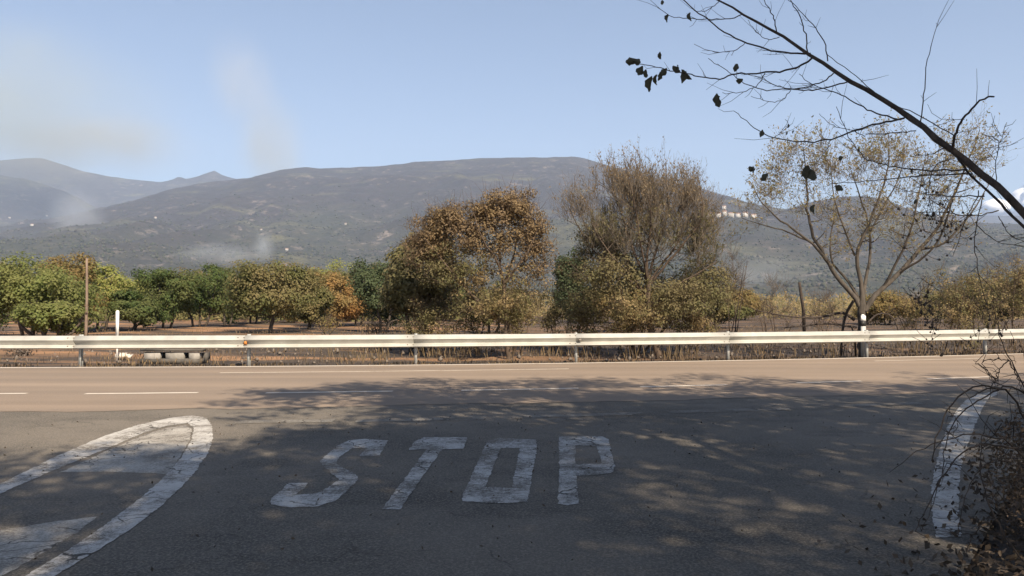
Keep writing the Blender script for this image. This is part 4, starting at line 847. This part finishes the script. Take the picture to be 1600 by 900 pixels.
def leafmesh(seed, L, Wd):
    r_ = np.random.default_rng(seed); n = 7; t = np.linspace(0, 1, n); wd = Wd * np.sin(PI * np.clip(t, .03, .97)) ** .7 * (1 - .25 * t)
    cup = r_.uniform(.2, .6); V = []
    for a_, w_ in zip(t, wd):
        cz = -.25 * L * a_ ** 2 * r_.uniform(.7, 1.3)
        for s_ in (-1, -.5, 0, .5, 1): V.append((s_ * w_ / 2 * r_.uniform(.75, 1.2), abs(s_) * w_ * cup + r_.normal(0, Wd * .05), -a_ * L + r_.normal(0, L * .02)))
    Q = [(i_ * 5 + j_, i_ * 5 + j_ + 1, i_ * 5 + j_ + 6, i_ * 5 + j_ + 5) for i_ in range(n - 1) for j_ in range(4)]
    return mesh('leaf', V, Q, smooth=True)
LM = [leafmesh(k, 1.0, .75) for k in range(4)]
for me in LM: me.materials.append(M_DEADLEAF)
for x, y, s_, rot in ((80, 208, 34, 1.3), (66, 214, 26, -1.2), (100, 232, 32, .5), (112, 245, 26, .2), (133, 268, 42, -.1), (150, 262, 28, -.4), (160, 252, 24, .3), (185, 240, 26, .6), (205, 232, 28, -.8), (225, 232, 24, 1.0), (240, 245, 36, .2), (250, 250, 30, -.9), (162, 208, 20, 2.8), (362, 330, 46, 0), (370, 338, 36, .3), (452, 280, 28, 1.2), (492, 588, 26, 1.1), (482, 592, 22, -.7), (540, 612, 32, .8), (680, 582, 44, .1), (692, 596, 40, -.2), (672, 590, 30, .5), (776, 652, 28, -1), (858, 512, 26, .7), (806, 552, 22, 1), (432, 224, 26, .3), (425, 232, 20, -.8), (190, 50, 24, .2), (266, 44, 26, .1), (168, 0, 14, 0), (703, 720, 34, .4), (612, 436, 14, .6), (606, 462, 12, .2), (632, 458, 12, .2), (520, 456, 24, .3), (1050, 590, 20, 0), (1060, 700, 18, .4)):
    D = 3.8 if x < 700 else 3.5
    p = at(*f6(x, y), D); sc_ = s_ / 2.25 / F * D * (1.3 if x < 300 else 1.12)
    o = link('leaf', LM[int(r.integers(0, 4))], None, ov); o.matrix_parent_inverse.identity(); o.location = Vector(p) - ov.location; o.scale = (sc_,) * 3; o.rotation_euler = (r.uniform(-.4, .4), rot, r.uniform(-1.2, 1.2))
sg = Geo()
for cx, cy, sx_, sy_, n in ((1150, 790, 60, 50, 34), (1110, 830, 40, 50, 14), (1080, 1050, 22, 40, 26), (1120, 1140, 20, 50, 22), (1300, 1160, 30, 60, 8), (1095, 720, 60, 40, 14), (1340, 1175, 34, 24, 10)):
    for k in range(n):
        p = at(*f6(cx + r.normal() * sx_, cy + r.normal() * sy_), 3.1 + r.normal() * .08); s_ = r.uniform(.004, .008)
        sg.add(p + oct_ * s_ * r.uniform(.7, 1.3, (6, 1)), None, tf)
        e = p + np.array((r.normal() * .03, r.normal() * .02, r.uniform(.02, .06))); sg.tubes(np.array([p, (p + e) / 2 + r.normal(0, .004, 3), e]), np.array([.0009, .001, .0012]), 3)
link('seed_clusters', sg.mesh('seed_clusters'), M_BARK_DARK, ov)['kind'] = 'stuff'

# ------------------------------------------------------------------ foreground: dead bush at right
bu = empty('dead_bush', (3.4, 4.9, 0.0), 'dead thorny bush with dry brown leaves at the lower right corner', 'bush')
def wpx(pts, D0, D1): return np.array([at(x, y, D0 + (D1 - D0) * i / max(1, len(pts) - 1)) for i, (x, y) in enumerate(pts)])
ST = [([(1640, 780), (1600, 640), (1570, 606), (1530, 600), (1490, 622), (1468, 660), (1456, 720)], 4.6, 4.2, .010, .004), ([(1650, 760), (1610, 620), (1575, 560), (1560, 520), (1555, 490)], 4.7, 4.6, .008, .003), ([(1650, 800), (1590, 690), (1520, 676), (1470, 690), (1425, 710), (1390, 738)], 4.5, 4.1, .008, .002), ([(1590, 700), (1520, 690), (1480, 730), (1450, 790), (1430, 830)], 4.4, 4.0, .007, .003), ([(1560, 610), (1500, 640), (1478, 690), (1468, 760), (1440, 830)], 4.5, 4.2, .006, .002), ([(1575, 562), (1552, 590), (1545, 625)], 4.6, 4.5, .005, .002), ([(1575, 562), (1590, 590), (1600, 615)], 4.6, 4.7, .005, .002), ([(1575, 562), (1525, 562), (1560, 600)], 4.6, 4.4, .004, .002), ([(1560, 596), (1540, 578), (1521, 563)], 4.6, 4.5, .004, .002), ([(1640, 660), (1600, 600), (1620, 560)], 4.7, 4.9, .006, .002), ([(1640, 850), (1560, 800), (1520, 830), (1500, 890)], 4.2, 3.9, .007, .002), ([(1580, 720), (1540, 720), (1510, 760), (1495, 840)], 4.4, 4.2, .006, .002), ([(1480, 640), (1500, 660), (1490, 680), (1478, 672)], 4.3, 4.2, .003, .0015), ([(1640, 640), (1590, 604), (1540, 606), (1515, 622)], 4.6, 4.4, .009, .004), ([(1620, 900), (1570, 840), (1540, 780), (1530, 700), (1545, 650)], 4.2, 4.5, .008, .002), ([(1640, 720), (1600, 570), (1600, 530)], 4.8, 4.8, .006, .002)]
tg = Geo(); PTS = []
for pts, d0, d1, r0, r1 in ST:
    P = smooth_path(wpx(pts, d0, d1), 26); P[1:-1] += r.normal(0, .004, P[1:-1].shape); g = Geo(); g.tubes(P, np.linspace(r0, r1, 26) * .75, 5); link('stem', g.mesh('stem', True), M_BARK_DARK, bu); PTS.append(P)
    for k in r.integers(2, 26, 6):
        d = r.normal(size=3); d /= np.linalg.norm(d); L = r.uniform(.03, .2); tg.tubes(np.array([P[k], P[k] + d * L * .5 + r.normal(0, .012, 3), P[k] + d * L - np.array((0, 0, .02))]), np.array([.0022, .0016, .0008]), 3)
cb = np.array((3.66, 4.9, .42)); N = 150
q = r.normal(size=(N, 3)); q /= np.linalg.norm(q, axis=1, keepdims=True); q = cb + q * r.random((N, 1)) ** .5 * np.array((.78, .95, .62)); q[:, 2] = np.abs(q[:, 2]) + .02
d = r.normal(size=(N, 3)) + np.array((-.15, -.1, .25)); d /= np.linalg.norm(d, axis=1, keepdims=True); L = r.uniform(.15, .5, (N, 1))
tg.tubes(np.stack([q, q + d * L * .35 + r.normal(0, .02, (N, 3)), q + d * L * .7 + r.normal(0, .03, (N, 3)), q + d * L - np.array((0, 0, .03))], 1), np.tile([.004, .003, .002, .001], (N, 1)), 3)
link('twigs', tg.mesh('twigs'), M_BARK_DARK, bu, kind='stuff')
g = Geo(); N = 13000; q = r.normal(size=(N, 3)); q /= np.linalg.norm(q, axis=1, keepdims=True); q = cb + np.array((.08, 0, -.02)) + q * r.random((N, 1)) ** .4 * np.array((.72, .95, .60)); q[:, 2] = np.abs(q[:, 2]) + .02
RNG = np.random.default_rng(12); g.leaves(q, .036, .015); link('leaves', g.mesh('leaves'), leaf_mat('dry_bush_leaf', [(.055, .038, .026), (.09, .062, .040), (.038, .030, .022), (.13, .090, .060)], trans=.15), bu, kind='stuff')
g = Geo(); N = 14000; q = np.stack([r.uniform(1.9, 6.5, N), 2.8 + 7.7 * r.random(N) ** 1.4, np.zeros(N)], 1); edge = np.interp(q[:, 1], RX[:, 0], RX[:, 1]); k = q[:, 0] > edge - 1.0 * r.random(N) ** 4 - .05; q = q[k]; q[:, 2] = .02 + .13 * np.clip((q[:, 0] - edge[k]) / 1.0, 0, 1) * r.uniform(.5, 1.2, len(q))
g.leaves(q, .055, .03); link('leaf_litter', g.mesh('leaf_litter'), M_LITTER, kind='stuff', label='dry leaf litter on the verge at the lower right')
g = Geo(); N = 500; q = np.stack([r.uniform(-7, 6, N), r.uniform(4, 11, N), np.full(N, .012)], 1); g.leaves(q, .03, .015); link('road_litter', g.mesh('road_litter'), M_LITTER, kind='stuff', label='few small dry leaves scattered on the side road')

# ------------------------------------------------------------------ trees behind the camera that shade the road mouth
G7 = 'shade trees behind the viewpoint'
M_SHADELEAF = leaf_mat('shade_tree_leaf', [(.05, .06, .022), (.08, .085, .03), (.11, .09, .04)], trans=.2)
def shade_tree(label, x, y, h, r_, nc, seed, low=.45):
    c = np.array((x, y, h - r_ * .75)); b = np.array((x, y, -.1))
    stems = [(np.array([b, (x + .1, y, h * .3), (x, y + .1, h * .75)]), .24, .08)]
    rr = np.random.default_rng(seed); lob = [(c, (r_ * .9, r_ * .9, r_ * .62), nc, 1.0)]
    for k in range(6):
        a_ = k * PI / 3 + rr.uniform(-.3, .3); q = c + np.array((math.cos(a_) * r_ * .6, math.sin(a_) * r_ * .6, rr.uniform(-.3, .35) * r_)); lob.append((q, (r_ * .42,) * 2 + (r_ * .34,), nc // 5, 1.0))
        stems.append((np.array([(x, y, h * rr.uniform(.3, .5)), (c + (q - c) * .5) - np.array((0, 0, .5)), q]), .09, .03))
    make_tree('shade_tree', label, G7, stems, lob, M_BARK_OAK, M_SHADELEAF, .58, 84, (.18, .105), 1, .8, up=.4, br_r=.03, twig_r=.008, seed=seed, base=b, vis=(.35, 1.0))
SHADE = [(4.2, 2.3, 12.0, 4.2, 104), (9.4, 2.6, 12.5, 4.6, 84), (2.9, -3.2, 12.0, 3.5, 104), (9.8, -3.2, 12.8, 4.3, 84), (14.4, 4.4, 12.0, 4.4, 62), (5.6, -7.2, 12.5, 4.4, 92)]
for k, (x, y, h, r_, nc) in enumerate(SHADE):
    shade_tree(('leafy shade tree right of the viewpoint', 'leafy shade tree right behind the viewpoint', 'leafy shade tree left of the others and behind the viewpoint', 'large leafy shade tree in the middle of the roadside row', 'leafy shade tree farthest right beside the road', 'leafy shade tree farthest behind the viewpoint')[k], x, y, h, r_, nc, 80 + k)

# ------------------------------------------------------------------ cloud, haze, smoke
r = np.random.default_rng(31); bpy_ico = []
def ico(sub_=3):
    import bmesh
    bm = bmesh.new(); bmesh.ops.create_icosphere(bm, subdivisions=sub_, radius=1); V = np.array([v.co[:] for v in bm.verts]); T = np.array([[v.index for v in f.verts] for f in bm.faces]); bm.free(); return V, T
IV, IT = ico(3); g = Geo()
for k in range(34):
    px = 1640 + r.normal() * 40; py = 328 + r.normal() * 16 if px < 1600 else 306 + r.normal() * 26
    R_ = r.uniform(120, 260); n_ = 1 + .22 * (vnoise(IV[:, 0] * 3 + k, IV[:, 2] * 3 + IV[:, 1] * 2, k) - .5)
    g.add(at(px, py, 13500 + r.normal() * 400) + IV * R_ * n_[:, None] * np.array((1.25, 1, .85)), None, IT)
link('cloud', g.mesh('cloud', True), plain('cloud_white', (.82, .82, .82), (.9, .9, .9), .002, 1.0), kind='structure', label='white cloud low at the right edge')

HAZE = True
if HAZE:
    g = Geo(); g.box((0, 4300, 999), (17400, 11600, 2006)); hz = link('haze', g.mesh('haze'), None, kind='stuff', label='thin bluish smoke haze filling the valley air')
    m = bpy.data.materials.new('haze_air'); m.use_nodes = True; t = m.node_tree; t.nodes.remove(t.nodes['Principled BSDF']); pv = t.nodes.new('ShaderNodeVolumePrincipled')
    pv.inputs['Color'].default_value = (.56, .71, 1.0, 1); pv.inputs['Density'].default_value = 0.92e-4; pv.inputs['Anisotropy'].default_value = .0
    t.links.new(pv.outputs[0], t.nodes['Material Output'].inputs['Volume']); hz.data.materials.append(m)
def smoke(label, centre, size, dens, seed, colour=(.75, .76, .78), lean=0.0):
    V = IV.copy(); V = V * (1 + .1 * (vnoise(IV[:, :1] * 2, IV[:, 2:] * 2, seed) - .5)); o = link('smoke_plume', mesh('smoke_plume', V, None, IT, True), None, kind='stuff', label=label)
    o.location = Vector(centre); o.scale = size; o.rotation_euler = (0, lean, 0)
    m = bpy.data.materials.new('smoke_%d' % seed); m.use_nodes = True; t = m.node_tree; t.nodes.remove(t.nodes['Principled BSDF']); pv = t.nodes.new('ShaderNodeVolumePrincipled'); pv.inputs['Color'].default_value = (*colour, 1)
    tc = t.nodes.new('ShaderNodeTexCoord'); ln = t.nodes.new('ShaderNodeVectorMath'); ln.operation = 'LENGTH'; t.links.new(tc.outputs['Object'], ln.inputs[0])
    fr = t.nodes.new('ShaderNodeMapRange'); fr.interpolation_type = 'SMOOTHSTEP'; fr.inputs['From Min'].default_value = .95; fr.inputs['From Max'].default_value = .0; t.links.new(ln.outputs['Value'], fr.inputs['Value'])
    nz = t.nodes.new('ShaderNodeTexNoise'); nz.inputs['Scale'].default_value = 1.3; nz.inputs['Detail'].default_value = 3; nz.inputs['Distortion'].default_value = .8; nz.noise_dimensions = '4D'; nz.inputs['W'].default_value = seed; t.links.new(tc.outputs['Object'], nz.inputs['Vector'])
    mr = t.nodes.new('ShaderNodeMapRange'); mr.inputs['From Min'].default_value = .28; mr.inputs['From Max'].default_value = .8; t.links.new(nz.outputs[0], mr.inputs['Value'])
    mu = t.nodes.new('ShaderNodeMath'); mu.operation = 'MULTIPLY'; t.links.new(fr.outputs[0], mu.inputs[0]); t.links.new(mr.outputs[0], mu.inputs[1])
    m2 = t.nodes.new('ShaderNodeMath'); m2.operation = 'MULTIPLY'; m2.inputs[1].default_value = dens; t.links.new(mu.outputs[0], m2.inputs[0]); t.links.new(m2.outputs[0], pv.inputs['Density'])
    t.links.new(pv.outputs[0], t.nodes['Material Output'].inputs['Volume']); o.data.materials.append(m)
SMOKE = True
if SMOKE:
    smoke('broad pale smoke filling the sky at the upper left', at(-20, 165, 4700), (1350, 700, 640), 3.6e-3, 1, (.60, .63, .50), 0.0)
    smoke('beige smoke hanging over the far left ridge', at(150, 228, 4750), (760, 500, 270), 3.4e-3, 6, (.66, .63, .49), 0.0)
    smoke('pale smoke column rising above the mountain saddle', at(425, 235, 4800), (270, 260, 480), 5.5e-3, 2, (.70, .68, .56), -.10)
    smoke('faint upper part of the smoke column above the saddle', at(380, 130, 4760), (270, 260, 430), 3.2e-3, 7, (.76, .75, .70), -.22)
    smoke('small blue smoke wisp in the valley at left', at(122, 342, 3000), (130, 130, 150), 8e-3, 3, (.78, .83, .9), -.6)
    smoke('small blue smoke wisp above the dark grove', at(413, 386, 1500), (28, 30, 40), 3.2e-2, 4, (.78, .83, .9), 0)
    smoke('low pale smoke lying on the valley floor', at(345, 396, 1700), (140, 100, 36), 8e-3, 5, (.78, .83, .9), 0)
    smoke('faint smoke lying on the slope below the hill village', at(1180, 430, 1500), (170, 120, 60), 4e-3, 8, (.78, .83, .9), 0)
